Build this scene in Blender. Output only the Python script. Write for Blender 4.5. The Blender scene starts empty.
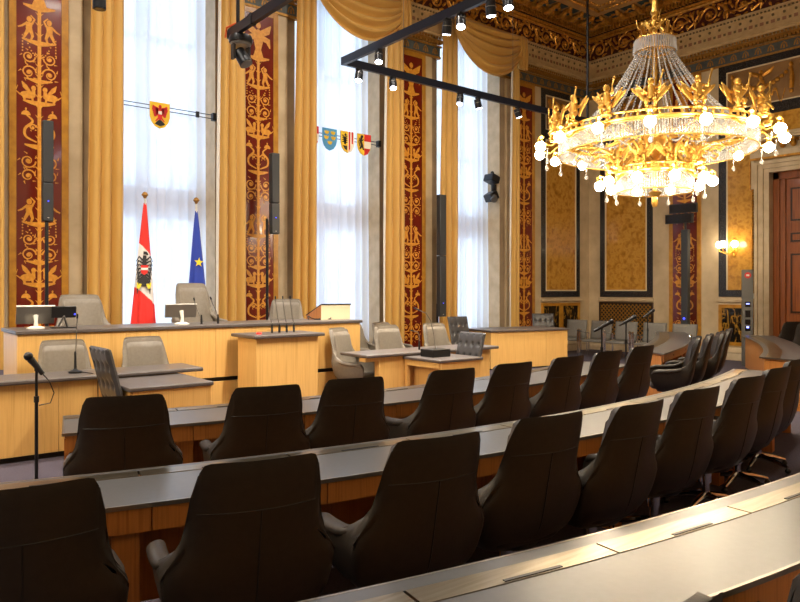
import bpy, math, random
from mathutils import Vector, Matrix
random.seed(7)
PI = math.pi
sc = bpy.context.scene
COL = sc.collection

# ------------------------------------------------------------------ mesh builder
class MB:
    def __init__(s):
        s.v = []; s.f = []
    def add(s, vs, fs):
        o = len(s.v); s.v += [tuple(p) for p in vs]; s.f += [tuple(i + o for i in f) for f in fs]
        return s
    def box(s, x0, x1, y0, y1, z0, z1):
        vs = [(x, y, z) for z in (z0, z1) for y in (y0, y1) for x in (x0, x1)]
        return s.add(vs, [(0, 2, 3, 1), (4, 5, 7, 6), (0, 1, 5, 4), (2, 6, 7, 3), (0, 4, 6, 2), (1, 3, 7, 5)])
    def obox(s, c, size, M=None):
        a, b, d = size[0] / 2, size[1] / 2, size[2] / 2
        vs = [Vector((x, y, z)) for z in (-d, d) for y in (-b, b) for x in (-a, a)]
        if M is not None: vs = [M @ p for p in vs]
        c = Vector(c)
        return s.add([p + c for p in vs], [(0, 2, 3, 1), (4, 5, 7, 6), (0, 1, 5, 4), (2, 6, 7, 3), (0, 4, 6, 2), (1, 3, 7, 5)])
    def grid(s, nu, nv, fn, cu=False, cv=False):
        vs = [fn(i / (nu if cu else nu - 1), j / (nv if cv else nv - 1)) for j in range(nv) for i in range(nu)]
        fs = []
        for j in range(nv if cv else nv - 1):
            for i in range(nu if cu else nu - 1):
                i2, j2 = (i + 1) % nu, (j + 1) % nv
                fs.append((j * nu + i, j * nu + i2, j2 * nu + i2, j2 * nu + i))
        return s.add(vs, fs)
    def lathe(s, prof, c=(0, 0, 0), seg=16):
        n = len(prof); vs = []; fs = []
        for r, z in prof:
            for k in range(seg):
                a = 2 * PI * k / seg
                vs.append((c[0] + r * math.cos(a), c[1] + r * math.sin(a), c[2] + z))
        for j in range(n - 1):
            for k in range(seg):
                k2 = (k + 1) % seg
                fs.append((j * seg + k, j * seg + k2, (j + 1) * seg + k2, (j + 1) * seg + k))
        if prof[0][0] > 1e-6: fs.append(tuple(range(seg - 1, -1, -1)))
        if prof[-1][0] > 1e-6: fs.append(tuple((n - 1) * seg + k for k in range(seg)))
        return s.add(vs, fs)
    def tube(s, pts, r, seg=8, cap=True, flat=1.0):
        pts = [Vector(p) for p in pts]; n = len(pts)
        rs = list(r) if isinstance(r, (list, tuple)) else [r] * n
        T = []
        for i in range(n):
            t = pts[min(i + 1, n - 1)] - pts[max(i - 1, 0)]
            T.append(t.normalized() if t.length > 1e-9 else Vector((0, 0, 1)))
        up = Vector((0, 0, 1)) if abs(T[0].z) < .9 else Vector((1, 0, 0))
        a = T[0].cross(up).normalized()
        vs = []
        for i in range(n):
            a = (a - T[i] * a.dot(T[i]))
            a = a.normalized() if a.length > 1e-6 else T[i].orthogonal().normalized()
            b = T[i].cross(a)
            for k in range(seg):
                w = 2 * PI * k / seg
                vs.append(pts[i] + (a * math.cos(w) + b * math.sin(w) * flat) * rs[i])
        fs = []
        for i in range(n - 1):
            for k in range(seg):
                k2 = (k + 1) % seg
                fs.append((i * seg + k, i * seg + k2, (i + 1) * seg + k2, (i + 1) * seg + k))
        if cap:
            fs.append(tuple(range(seg - 1, -1, -1))); fs.append(tuple((n - 1) * seg + k for k in range(seg)))
        return s.add(vs, fs)
    def cyl(s, p0, p1, r, seg=12, r1=None):
        return s.tube([p0, p1], [r, r if r1 is None else r1], seg)
    def ball(s, c, r, seg=10, rings=7, M=None):
        if not isinstance(r, (tuple, list)): r = (r, r, r)
        vs = []; fs = []
        vs.append(Vector((0, 0, -r[2])))
        for j in range(1, rings):
            ph = -PI / 2 + PI * j / rings
            for k in range(seg):
                a = 2 * PI * k / seg
                vs.append(Vector((r[0] * math.cos(ph) * math.cos(a), r[1] * math.cos(ph) * math.sin(a), r[2] * math.sin(ph))))
        vs.append(Vector((0, 0, r[2])))
        for k in range(seg):
            k2 = (k + 1) % seg
            fs.append((0, 1 + k2, 1 + k))
            for j in range(rings - 2):
                a0 = 1 + j * seg
                fs.append((a0 + k, a0 + k2, a0 + seg + k2, a0 + seg + k))
            a0 = 1 + (rings - 2) * seg
            fs.append((a0 + k, a0 + k2, len(vs) - 1))
        if M is not None: vs = [M @ p for p in vs]
        c = Vector(c)
        return s.add([p + c for p in vs], fs)
    def poly(s, pts, mp, t):
        # flat polygon outline pts (a,b) -> mp(a,b,h), extruded 0..t
        n = len(pts)
        vs = [mp(a, b, 0) for a, b in pts] + [mp(a, b, t) for a, b in pts]
        fs = [tuple(range(n - 1, -1, -1)), tuple(range(n, 2 * n))]
        fs += [(i, (i + 1) % n, n + (i + 1) % n, n + i) for i in range(n)]
        return s.add(vs, fs)
    def ribbon(s, pts, w, mp, t):
        # flat strip along 2D pts with (tapering) width, raised by t
        n = len(pts); ws = list(w) if isinstance(w, (list, tuple)) else [w] * n
        L = []; R = []
        for i in range(n):
            ax, ay = pts[max(i - 1, 0)]; bx, by = pts[min(i + 1, n - 1)]
            dx, dy = bx - ax, by - ay; l = math.hypot(dx, dy) or 1
            nx, ny = -dy / l, dx / l; x, y = pts[i]; h = ws[i] / 2
            L.append((x + nx * h, y + ny * h)); R.append((x - nx * h, y - ny * h))
        vs = []
        for (lx, ly), (rx, ry) in zip(L, R):
            vs += [mp(lx, ly, 0), mp(lx, ly, t), mp(rx, ry, t), mp(rx, ry, 0)]
        fs = []
        for i in range(n - 1):
            a, b = i * 4, i * 4 + 4
            fs += [(a, b, b + 1, a + 1), (a + 1, b + 1, b + 2, a + 2), (a + 2, b + 2, b + 3, a + 3)]
        fs += [(0, 1, 2, 3), (4 * n - 1, 4 * n - 2, 4 * n - 3, 4 * n - 4)]
        return s.add(vs, fs)
    def mesh(s, name, mat, smooth=40, recalc=False):
        m = bpy.data.meshes.new(name)
        m.from_pydata(s.v, [], s.f)
        m.materials.append(mat)
        if recalc:
            import bmesh
            bm = bmesh.new(); bm.from_mesh(m); bmesh.ops.recalc_face_normals(bm, faces=bm.faces); bm.to_mesh(m); bm.free()
        if smooth:
            m.polygons.foreach_set('use_smooth', [True] * len(m.polygons))
            m.set_sharp_from_angle(angle=math.radians(smooth))
        m.update()
        return m
    def build(s, name, mat, parent=None, smooth=40, bevel=0, world=False, loc=None, recalc=False):
        if world and parent is not None:
            o = parent.location
            s.v = [(x - o.x, y - o.y, z - o.z) for x, y, z in s.v]
        ob = bpy.data.objects.new(name, s.mesh(name, mat, smooth, recalc))
        COL.objects.link(ob)
        if loc: ob.location = loc
        if parent: ob.parent = parent
        if bevel:
            b = ob.modifiers.new('bevel', 'BEVEL'); b.width = bevel; b.segments = 2; b.limit_method = 'ANGLE'
            b.angle_limit = math.radians(50)
        return ob

def tag(o, label, cat, group=None, kind=None):
    o['label'] = label; o['category'] = cat
    if group: o['group'] = group
    if kind: o['kind'] = kind
    return o
def structure(o, label=None):
    o['kind'] = 'structure'
    if label: o['label'] = label
    return o
def thing(name, label, cat, loc=(0, 0, 0), rz=0, group=None):
    o = bpy.data.objects.new(name, None); COL.objects.link(o)
    o.empty_display_size = .1
    o.location = loc; o.rotation_euler = (0, 0, rz)
    return tag(o, label, cat, group)
def dup(root, loc, rz, label, group=None, scale=None):
    def cp(o, par):
        c = o.copy(); COL.objects.link(c)
        if par: c.parent = par
        for k in list(o.children): cp(k, c)
        return c
    r = cp(root, None)
    r.location = loc; r.rotation_euler = (0, 0, rz); r['label'] = label
    if scale: r.scale = scale
    if group: r['group'] = group
    elif 'group' in r: del r['group']
    return r
def bake(ob):
    # replace modifiers by their result so that copies share one plain mesh
    bpy.context.view_layer.update()
    dg = bpy.context.evaluated_depsgraph_get()
    m = bpy.data.meshes.new_from_object(ob.evaluated_get(dg), preserve_all_data_layers=True, depsgraph=dg)
    ob.modifiers.clear(); ob.data = m
    return ob
def sgn(x): return -1 if x < 0 else 1
def lerp(a, b, t): return a + (b - a) * t
def interp(x, tab):
    if x <= tab[0][0]: return tab[0][1]
    for (x0, y0), (x1, y1) in zip(tab, tab[1:]):
        if x <= x1:
            t = (x - x0) / (x1 - x0); t = t * t * (3 - 2 * t) if False else t
            return y0 + (y1 - y0) * t
    return tab[-1][1]
def smooth_interp(x, tab):
    # Catmull-Rom through the table
    n = len(tab)
    if x <= tab[0][0]: return tab[0][1]
    if x >= tab[-1][0]: return tab[-1][1]
    for i in range(n - 1):
        x0, y0 = tab[i]; x1, y1 = tab[i + 1]
        if x <= x1:
            def sl(k):
                if k <= 0: return (tab[1][1] - tab[0][1]) / (tab[1][0] - tab[0][0])
                if k >= n - 1: return (tab[-1][1] - tab[-2][1]) / (tab[-1][0] - tab[-2][0])
                return (tab[k + 1][1] - tab[k - 1][1]) / (tab[k + 1][0] - tab[k - 1][0])
            h = x1 - x0; t = (x - x0) / h; m0, m1 = sl(i) * h, sl(i + 1) * h
            return (2 * t**3 - 3 * t * t + 1) * y0 + (t**3 - 2 * t * t + t) * m0 + (-2 * t**3 + 3 * t * t) * y1 + (t**3 - t * t) * m1

# ------------------------------------------------------------------ materials
def lin(c):
    return tuple(((x / 255) / 12.92 if x / 255 <= .04045 else ((x / 255 + .055) / 1.055) ** 2.4) for x in c) + (1,)
def new_mat(name):
    m = bpy.data.materials.new(name); m.use_nodes = True
    nt = m.node_tree; b = nt.nodes['Principled BSDF']
    return m, nt, b
def mat(name, c, rough=.5, metal=0, c2=None, scale=5, stretch=(1, 1, 1), detail=4, bump=0, bscale=None, dist=0, coat=0, ramp=None, spec=None, sheen=0):
    m, nt, b = new_mat(name)
    b.inputs['Roughness'].default_value = rough
    b.inputs['Metallic'].default_value = metal
    if spec is not None: b.inputs['Specular IOR Level'].default_value = spec
    if coat: b.inputs['Coat Weight'].default_value = coat; b.inputs['Coat Roughness'].default_value = .08
    if sheen: b.inputs['Sheen Weight'].default_value = sheen; b.inputs['Sheen Roughness'].default_value = .4
    b.inputs['Base Color'].default_value = lin(c)
    if c2 or ramp or bump:
        tc = nt.nodes.new('ShaderNodeTexCoord'); mp = nt.nodes.new('ShaderNodeMapping')
        mp.inputs['Scale'].default_value = stretch
        nt.links.new(tc.outputs['Object'], mp.inputs['Vector'])
        no = nt.nodes.new('ShaderNodeTexNoise'); no.inputs['Scale'].default_value = scale
        no.inputs['Detail'].default_value = detail; no.inputs['Distortion'].default_value = dist
        nt.links.new(mp.outputs['Vector'], no.inputs['Vector'])
        if c2 or ramp:
            cr = nt.nodes.new('ShaderNodeValToRGB')
            stops = ramp or [(.3, c), (.7, c2)]
            e = cr.color_ramp.elements
            while len(e) < len(stops): e.new(.5)
            for k, (p, cc) in enumerate(stops):
                e[k].position = p; e[k].color = lin(cc)
            nt.links.new(no.outputs['Fac'], cr.inputs['Fac'])
            nt.links.new(cr.outputs['Color'], b.inputs['Base Color'])
        if bump:
            n2 = no
            if bscale:
                n2 = nt.nodes.new('ShaderNodeTexNoise'); n2.inputs['Scale'].default_value = bscale; n2.inputs['Detail'].default_value = 3
                nt.links.new(mp.outputs['Vector'], n2.inputs['Vector'])
            bp = nt.nodes.new('ShaderNodeBump'); bp.inputs['Strength'].default_value = bump; bp.inputs['Distance'].default_value = .01
            nt.links.new(n2.outputs['Fac'], bp.inputs['Height']); nt.links.new(bp.outputs['Normal'], b.inputs['Normal'])
    return m
def emit(name, c, strength):
    m, nt, b = new_mat(name)
    b.inputs['Base Color'].default_value = lin(c)
    b.inputs['Emission Color'].default_value = lin(c); b.inputs['Emission Strength'].default_value = strength
    return m

M = {}
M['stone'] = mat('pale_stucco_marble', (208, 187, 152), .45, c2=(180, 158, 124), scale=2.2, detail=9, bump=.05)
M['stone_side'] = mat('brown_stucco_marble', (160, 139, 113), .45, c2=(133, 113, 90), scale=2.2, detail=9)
M['stone_light'] = mat('cream_stone', (205, 184, 150), .5, c2=(180, 158, 124), scale=4, detail=8)
M['cream'] = mat('cream_paint', (204, 176, 130), .5, c2=(184, 155, 110), scale=6, detail=6)
M['ochre_frame'] = mat('ochre_marble_border', (196, 140, 44), .3, c2=(160, 106, 30), scale=6, detail=8)
M['red'] = mat('pompeian_red_stucco', (112, 32, 16), .2, c2=(94, 28, 18), scale=2, detail=5, coat=.3)
M['ornament'] = mat('gold_ochre_paint', (226, 160, 52), .4, c2=(198, 126, 32), scale=18, detail=4)
M['gold'] = mat('gilded_metal', (246, 196, 84), .36, .7, c2=(224, 164, 58), scale=14)
M['gold_plaster'] = mat('gilded_plaster', (226, 168, 70), .36, .65, c2=(170, 112, 38), scale=14, bump=.15)
M['gold_dull'] = mat('dull_gilding', (186, 138, 62), .45, .45, c2=(148, 102, 40), scale=20)
M['maroon'] = mat('maroon_frieze_ground', (84, 26, 18), .5, c2=(62, 20, 14), scale=8)
M['blue_band'] = mat('slate_blue_band', (84, 92, 92), .5, c2=(66, 72, 70), scale=9)
M['blue_coffer'] = mat('teal_blue_paint', (38, 62, 66), .5)
M['brown_square'] = mat('red_brown_paint', (146, 102, 74), .5)
M['dark_dot'] = mat('dark_olive_paint', (108, 90, 56), .5)
M['granite'] = mat('black_flecked_granite', (24, 24, 26), .16, ramp=[(.0, (16, 17, 20)), (.56, (34, 34, 38)), (.68, (110, 106, 100))], scale=70, detail=3)
M['marble'] = mat('golden_marble', (0, 0, 0), .13, ramp=[(.3, (150, 102, 36)), (.45, (182, 130, 50)), (.56, (198, 148, 62)), (.72, (166, 114, 42))], scale=7, detail=14, dist=.25)
M['portor'] = mat('black_gold_veined_marble', (0, 0, 0), .14, ramp=[(.40, (18, 16, 14)), (.5, (36, 28, 18)), (.56, (170, 124, 44)), (.62, (28, 22, 16))], scale=4.5, detail=10, dist=1.0, stretch=(1.6, 1.6, .6))
M['relief_ground'] = mat('tan_relief_ground', (150, 112, 66), .45, c2=(124, 90, 50), scale=3, detail=8)
M['white_line'] = mat('cream_marble_line', (216, 200, 166), .3)
M['ceiling'] = mat('ochre_brown_ceiling_paint', (192, 148, 88), .55, c2=(172, 128, 74), scale=5)
M['ceiling_dark'] = mat('purple_brown_coffer', (92, 58, 44), .55, c2=(78, 48, 38), scale=5)
M['curtain'] = mat('ochre_gold_curtain', (203, 157, 78), .5, sheen=.3)
M['lining'] = mat('white_curtain_lining', (226, 222, 214), .7)
M['carpet'] = mat('violet_grey_carpet', (84, 78, 92), .9, c2=(62, 56, 70), scale=60, detail=4, bump=.3)
M['oak'] = mat('light_oak_veneer', (0, 0, 0), .35, ramp=[(.3, (214, 164, 92)), (.5, (230, 184, 110)), (.7, (218, 170, 98))], scale=1, stretch=(46, 46, 1.2), detail=6)
M['oak_desk'] = mat('warm_oak_veneer', (0, 0, 0), .35, ramp=[(.3, (170, 104, 48)), (.5, (200, 132, 66)), (.7, (182, 116, 56))], scale=1, stretch=(46, 46, 1.2), detail=6)
M['dark_gap'] = mat('dark_plinth', (20, 17, 16), .6)
M['lino_dark'] = mat('dark_grey_linoleum', (92, 84, 80), .38, c2=(84, 77, 74), scale=20)
M['lino'] = mat('grey_linoleum', (82, 82, 84), .31, spec=.6, c2=(77, 77, 79), scale=30, detail=6)
M['steel'] = mat('brushed_steel', (158, 147, 128), .28, 1, c2=(136, 124, 104), scale=1, stretch=(3, 60, 60), bump=.04)
M['chrome'] = mat('chrome', (214, 214, 216), .1, 1)
M['trim_dark'] = mat('dark_bronze_edge', (150, 142, 132), .3, .9)
M['leather'] = mat('taupe_brown_leather', (72, 62, 54), .42, c2=(63, 54, 47), scale=30, bump=.06, bscale=220)
M['leather_back'] = mat('dark_brown_leather', (46, 40, 35), .43, spec=.3, c2=(40, 35, 30), scale=30, bump=.06, bscale=220)
M['leather_lit'] = mat('lit_brown_leather', (120, 111, 98), .48, c2=(111, 102, 90), scale=30, bump=.05, bscale=220)  # the members' leather again, lightened to carry the lamplight on the front chairs
M['tuft'] = mat('slate_grey_tufted_leather', (66, 65, 66), .34, c2=(58, 57, 59), scale=20)
M['fabric_grey'] = mat('grey_chair_fabric', (118, 114, 106), .6, c2=(106, 102, 95), scale=40)
M['black'] = mat('black_plastic', (17, 17, 18), .4)
M['black_metal'] = mat('black_powder_coat', (22, 23, 28), .35, .3)
M['truss_blue'] = mat('black_anodised_rail', (26, 29, 40), .3, .4)
M['charcoal'] = mat('charcoal_grille', (52, 54, 56), .5)
M['grey_panel'] = mat('grey_panel', (104, 102, 98), .4, .2)
M['screen'] = mat('dark_screen', (14, 14, 22), .12)
M['silver'] = mat('silver_plastic', (122, 118, 112), .3, .6)
M['white'] = mat('white_plastic', (228, 224, 214), .4)
M['cream_box'] = mat('cream_lectern_panel', (236, 220, 184), .5)
M['red_led'] = emit('red_button', (235, 50, 40), .6)
M['blue_led'] = emit('blue_indicator', (60, 70, 255), 1.5)
M['blue_screen'] = emit('blue_screen', (130, 140, 255), 2.0)
M['orange_cable'] = mat('orange_cable', (214, 92, 40), .5)
M['flag_red'] = mat('flag_red_cloth', (226, 38, 30), .6, sheen=.2)
M['flag_white'] = mat('flag_white_cloth', (232, 226, 220), .6, sheen=.2)
M['flag_blue'] = mat('flag_blue_cloth', (24, 58, 168), .6, sheen=.2)
M['flag_black'] = mat('flag_black_print', (34, 32, 34), .6)
M['flag_yellow'] = mat('flag_yellow_print', (236, 214, 54), .6)
M['sh_yellow'] = mat('shield_yellow', (232, 188, 40), .5)
M['sh_red'] = mat('shield_red', (208, 40, 32), .5)
M['sh_white'] = mat('shield_white', (236, 226, 206), .5)
M['sh_blue'] = mat('shield_blue', (76, 150, 196), .5)
M['sh_black'] = mat('shield_black', (28, 26, 24), .5)
M['door_wood'] = mat('dark_mahogany', (0, 0, 0), .28, ramp=[(.3, (104, 54, 24)), (.5, (144, 80, 38)), (.7, (122, 66, 30))], scale=1, stretch=(20, 20, 1.0), detail=6, coat=.3)
M['door_dark'] = mat('black_brown_door_moulding', (44, 24, 14), .3)
M['window_frame'] = mat('white_window_frame', (206, 200, 206), .5)
M['bulb'] = emit('lamp_globe', (255, 236, 204), 70)
M['chandelier_gold'] = mat('chandelier_gilding', (232, 186, 96), .36, .85, c2=(216, 166, 74), scale=14)
M['sconce_bulb'] = emit('sconce_globe', (255, 236, 204), 14)
M['fill_lens'] = emit('fill_diffuser', (255, 236, 208), 4)  # glow of the added ceiling fill lights
M['spot_lens'] = emit('spot_lens', (240, 244, 255), 16)

# crystal: clear glass prisms that let the lamps through
def crystal():
    m, nt, b = new_mat('cut_crystal')
    b.inputs['Base Color'].default_value = (.44, .425, .4, 1)
    b.inputs['Roughness'].default_value = .05
    b.inputs['Specular IOR Level'].default_value = 1
    tr = nt.nodes.new('ShaderNodeBsdfTransparent'); tl = nt.nodes.new('ShaderNodeBsdfTranslucent')
    tl.inputs['Color'].default_value = (.42, .4, .38, 1)
    m1 = nt.nodes.new('ShaderNodeMixShader'); m1.inputs[0].default_value = .4
    m2 = nt.nodes.new('ShaderNodeMixShader'); m2.inputs[0].default_value = .55
    out = nt.nodes['Material Output']
    nt.links.new(b.outputs[0], m1.inputs[1]); nt.links.new(tl.outputs[0], m1.inputs[2])
    nt.links.new(m1.outputs[0], m2.inputs[1]); nt.links.new(tr.outputs[0], m2.inputs[2])
    nt.links.new(m2.outputs[0], out.inputs['Surface'])
    return m
M['crystal'] = crystal()
M['crystal_bead'] = M['crystal'].copy(); M['crystal_bead'].name = 'crystal_bead'
M['crystal_bead'].node_tree.nodes['Principled BSDF'].inputs['Base Color'].default_value = (.95, .93, .9, 1)
def sheer():
    m, nt, b = new_mat('sheer_white_voile')
    nt.nodes.remove(b)
    tr = nt.nodes.new('ShaderNodeBsdfTransparent'); tr.inputs[0].default_value = (.97, .98, 1, 1)
    tl = nt.nodes.new('ShaderNodeBsdfTranslucent'); tl.inputs['Color'].default_value = (.93, .93, .97, 1)
    df = nt.nodes.new('ShaderNodeBsdfDiffuse'); df.inputs['Color'].default_value = (.85, .85, .88, 1)
    m0 = nt.nodes.new('ShaderNodeMixShader'); m0.inputs[0].default_value = .25
    m1 = nt.nodes.new('ShaderNodeMixShader'); m1.inputs[0].default_value = .09
    nt.links.new(tl.outputs[0], m0.inputs[1]); nt.links.new(df.outputs[0], m0.inputs[2])
    nt.links.new(m0.outputs[0], m1.inputs[1]); nt.links.new(tr.outputs[0], m1.inputs[2])
    nt.links.new(m1.outputs[0], nt.nodes['Material Output'].inputs['Surface'])
    return m
M['sheer'] = sheer()
def glass():
    m, nt, b = new_mat('window_glass')
    nt.nodes.remove(b)
    tr = nt.nodes.new('ShaderNodeBsdfTransparent'); gl = nt.nodes.new('ShaderNodeBsdfGlossy'); gl.inputs['Roughness'].default_value = .02
    mx = nt.nodes.new('ShaderNodeMixShader'); mx.inputs[0].default_value = .06
    nt.links.new(tr.outputs[0], mx.inputs[1]); nt.links.new(gl.outputs[0], mx.inputs[2])
    nt.links.new(mx.outputs[0], nt.nodes['Material Output'].inputs['Surface'])
    return m
M['glass'] = glass()
# ------------------------------------------------------------------ the hall
YW, XR, XL, YB, ZC = 12.8, 17.53, -8.33, -0.6, 9.45
PIL = [-5.4, -1.4, 2.6, 6.6, 10.6, 14.6]
BAY = [-3.4, 0.6, 4.6, 8.6, 12.6]
# each face: origin, direction along the wall, normal into the room, length
def fr(o, d, n, L): return (Vector(o), Vector(d), Vector(n), L)
F_WIN = fr((XL, YW, 0), (1, 0, 0), (0, -1, 0), XR - XL)
F_RGT = fr((XR, YW, 0), (0, -1, 0), (-1, 0, 0), YW - YB)
F_PIER = [fr((p - .9, YW, 0), (1, 0, 0), (0, -1, 0), 1.8) for p in PIL[1:5]]
F_PIER.append(fr((PIL[5] - .9, YW, 0), (1, 0, 0), (0, -1, 0), XR - PIL[5] + .9))
F_PIER.append(fr((XL, YW, 0), (1, 0, 0), (0, -1, 0), PIL[0] + .9 - XL))
def mp3(F):
    o, d, n, L = F
    return lambda a, z, h: o + d * a + n * h + Vector((0, 0, z))
def fbox(mb, F, a0, a1, h0, h1, z0, z1):
    g = mp3(F)
    P = [g(a, z, h) for z in (z0, z1) for h in (h0, h1) for a in (a0, a1)]
    return mb.add(P, [(0, 2, 3, 1), (4, 5, 7, 6), (0, 1, 5, 4), (2, 6, 7, 3), (0, 4, 6, 2), (1, 3, 7, 5)])

structure(MB().box(XL - .3, XR + .9, YB - .3, 14.2, -.12, 0).build('floor', M['carpet']))
w = MB()
for p in PIL:
    x0 = p - .88 if p > PIL[0] else XL - .3
    x1 = p + .88 if p < PIL[-1] else XR + .5
    w.box(x0, x1, 12.87, 13.55, 0, 8.4)
w.box(XL - .3, XR + .5, 12.87, 13.55, 8.4, ZC + .5)
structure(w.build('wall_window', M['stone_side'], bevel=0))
w = MB()
for p in PIL:
    x0 = p - .68 if p > PIL[0] else XL
    x1 = p + .68 if p < PIL[-1] else XR
    w.box(x0, x1, 12.8, 12.87, 0, 8.4)
structure(w.build('trim_1', M['stone'], bevel=.006))
w = MB()
w.box(XR, XR + .3, 7.6, 12.87, 0, ZC + .5).box(XR, XR + .3, YB - .3, 4.7, 0, ZC + .5).box(XR, XR + .3, 4.7, 7.6, 4.6, ZC + .5)
structure(w.build('wall_right', M['stone']))
structure(MB().box(XL - .3, XL, YB - .3, 12.87, 0, ZC + .5).build('wall_left', M['stone']))
structure(MB().box(XL, XR, YB - .3, YB, 0, ZC + .5).build('wall_back', M['stone']))

# ceiling: flat border, two stepped bead-edged frames and a deep field of coffers
c = MB()
def ring(mb, p0, p1, z0, z1):
    mb.box(XL + p0, XR - p0, YW - p1, YW - p0, z0, z1).box(XL + p0, XR - p0, YB + p0, YB + p1, z0, z1)
    mb.box(XR - p1, XR - p0, YB + p1, YW - p1, z0, z1).box(XL + p0, XL + p1, YB + p1, YW - p1, z0, z1)
ring(c, 0, 1.15, ZC, ZC + .4); ring(c, 1.15, 1.6, ZC + .1, ZC + .4)
structure(c.build('ceiling', M['ceiling']))
structure(MB().box(XL + 1.5, XR - 1.5, YB + 1.5, YW - 1.5, ZC + .3, ZC + .5).build('trim_2', M['ceiling_dark']))
c = MB()
for i in range(7):
    x = XL + 1.6 + (XR - XL - 3.2) * i / 6
    c.box(x - .25, x + .25, YB + 1.6, YW - 1.6, ZC + .12, ZC + .4)
for i in range(5):
    y = YB + 1.6 + (YW - YB - 3.2) * i / 4
    c.box(XL + 1.6, XR - 1.6, y - .25, y + .25, ZC + .13, ZC + .4)
structure(c.build('trim_3', M['ceiling']))
c = MB()
for q, z in ((1.15, ZC - .01), (1.6, ZC + .09), (1.24, ZC + .09)):
    n = 150
    for k in range(n):
        x = lerp(3.0, XR - q, k / (n - 1))
        c.ball((x, YW - q, z), (.05, .05, .035), 6, 4)
    for k in range(80):
        y = lerp(YW - q, 2.0, k / 79)
        c.ball((XR - q, y, z), (.05, .05, .035), 6, 4)
structure(c.build('trim_4', M['gold_plaster']))

# mouldings that run round both visible walls
def sweep(prof, nm, m):
    mb = MB(); path = lambda q: [(XL, YW - q), (XR - q, YW - q), (XR - q, YB)]
    vs = []; fs = []
    for q, z in prof:
        vs += [(x, y, z) for x, y in path(q)]
    for j in range(len(prof) - 1):
        for k in range(2):
            a = j * 3 + k; fs.append((a, a + 1, a + 4, a + 3))
    mb.add(vs, fs)
    return structure(mb.build(nm, m, smooth=30))
sweep([(.0, 8.52), (.06, 8.52), (.06, 9.1), (0, 9.1)], 'trim_5', M['maroon'])
sweep([(.05, 9.08), (.1, 9.08), (.13, 9.12), (.12, 9.16), (.17, 9.2), (.17, 9.22), (.05, 9.22)], 'trim_6', M['gold_plaster'])
sweep([(.05, 9.2), (.2, 9.2), (.2, 9.36), (.05, 9.36)], 'trim_7', M['door_dark'])
sweep([(.1, 9.35), (.3, 9.35), (.36, 9.39), (.4, 9.42), (.4, 9.455), (.1, 9.455)], 'trim_8', M['gold_plaster'])
# rope and dentils
FW = [fr((1.0, YW, 0), (1, 0, 0), (0, -1, 0), XR - 1.0), F_RGT]
c = MB()
for F in FW:
    n = int(F[3] / .1)
    for k in range(n):
        a = (k + .5) * .1
        if a > F[3] - .22 and F is FW[0]: continue
        if a < .22 and F is FW[1]: continue
        fbox(c, F, a - .03, a + .03, .19, .3, 9.215, 9.345)
structure(c.build('trim_9', M['gold_plaster']))
c = MB(); g = MB()
for F in FW:
    n = int(F[3] / .5); m3 = mp3(F)
    for k in range(n):
        a = (k + .5) * F[3] / n
        if (F is FW[0] and a > F[3] - .7) or (F is FW[1] and a < .7): continue
        fbox(c, F, a - .17, a + .17, .45, .85, ZC - .012, ZC + .01)
        b = a + F[3] / n / 2
        g.tube([m3(b, ZC - .0, .42), m3(b, ZC - .13, .46), m3(b, ZC - .16, .56), m3(b, ZC - .08, .72), m3(b, ZC - .1, .84), m3(b, ZC - .03, .9)],
               [.09, .1, .08, .06, .07, .04], 8)
        g.ball(m3(b + .14, ZC - .02, .6), .05, 6, 4); g.ball(m3(b - .14, ZC - .02, .6), .05, 6, 4)
        g.ball(m3(a, ZC - .015, .65), (.07, .07, .03), 8, 4)
structure(c.build('trim_10', M['blue_coffer'])); structure(g.build('trim_11', M['gold_plaster']))

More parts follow.
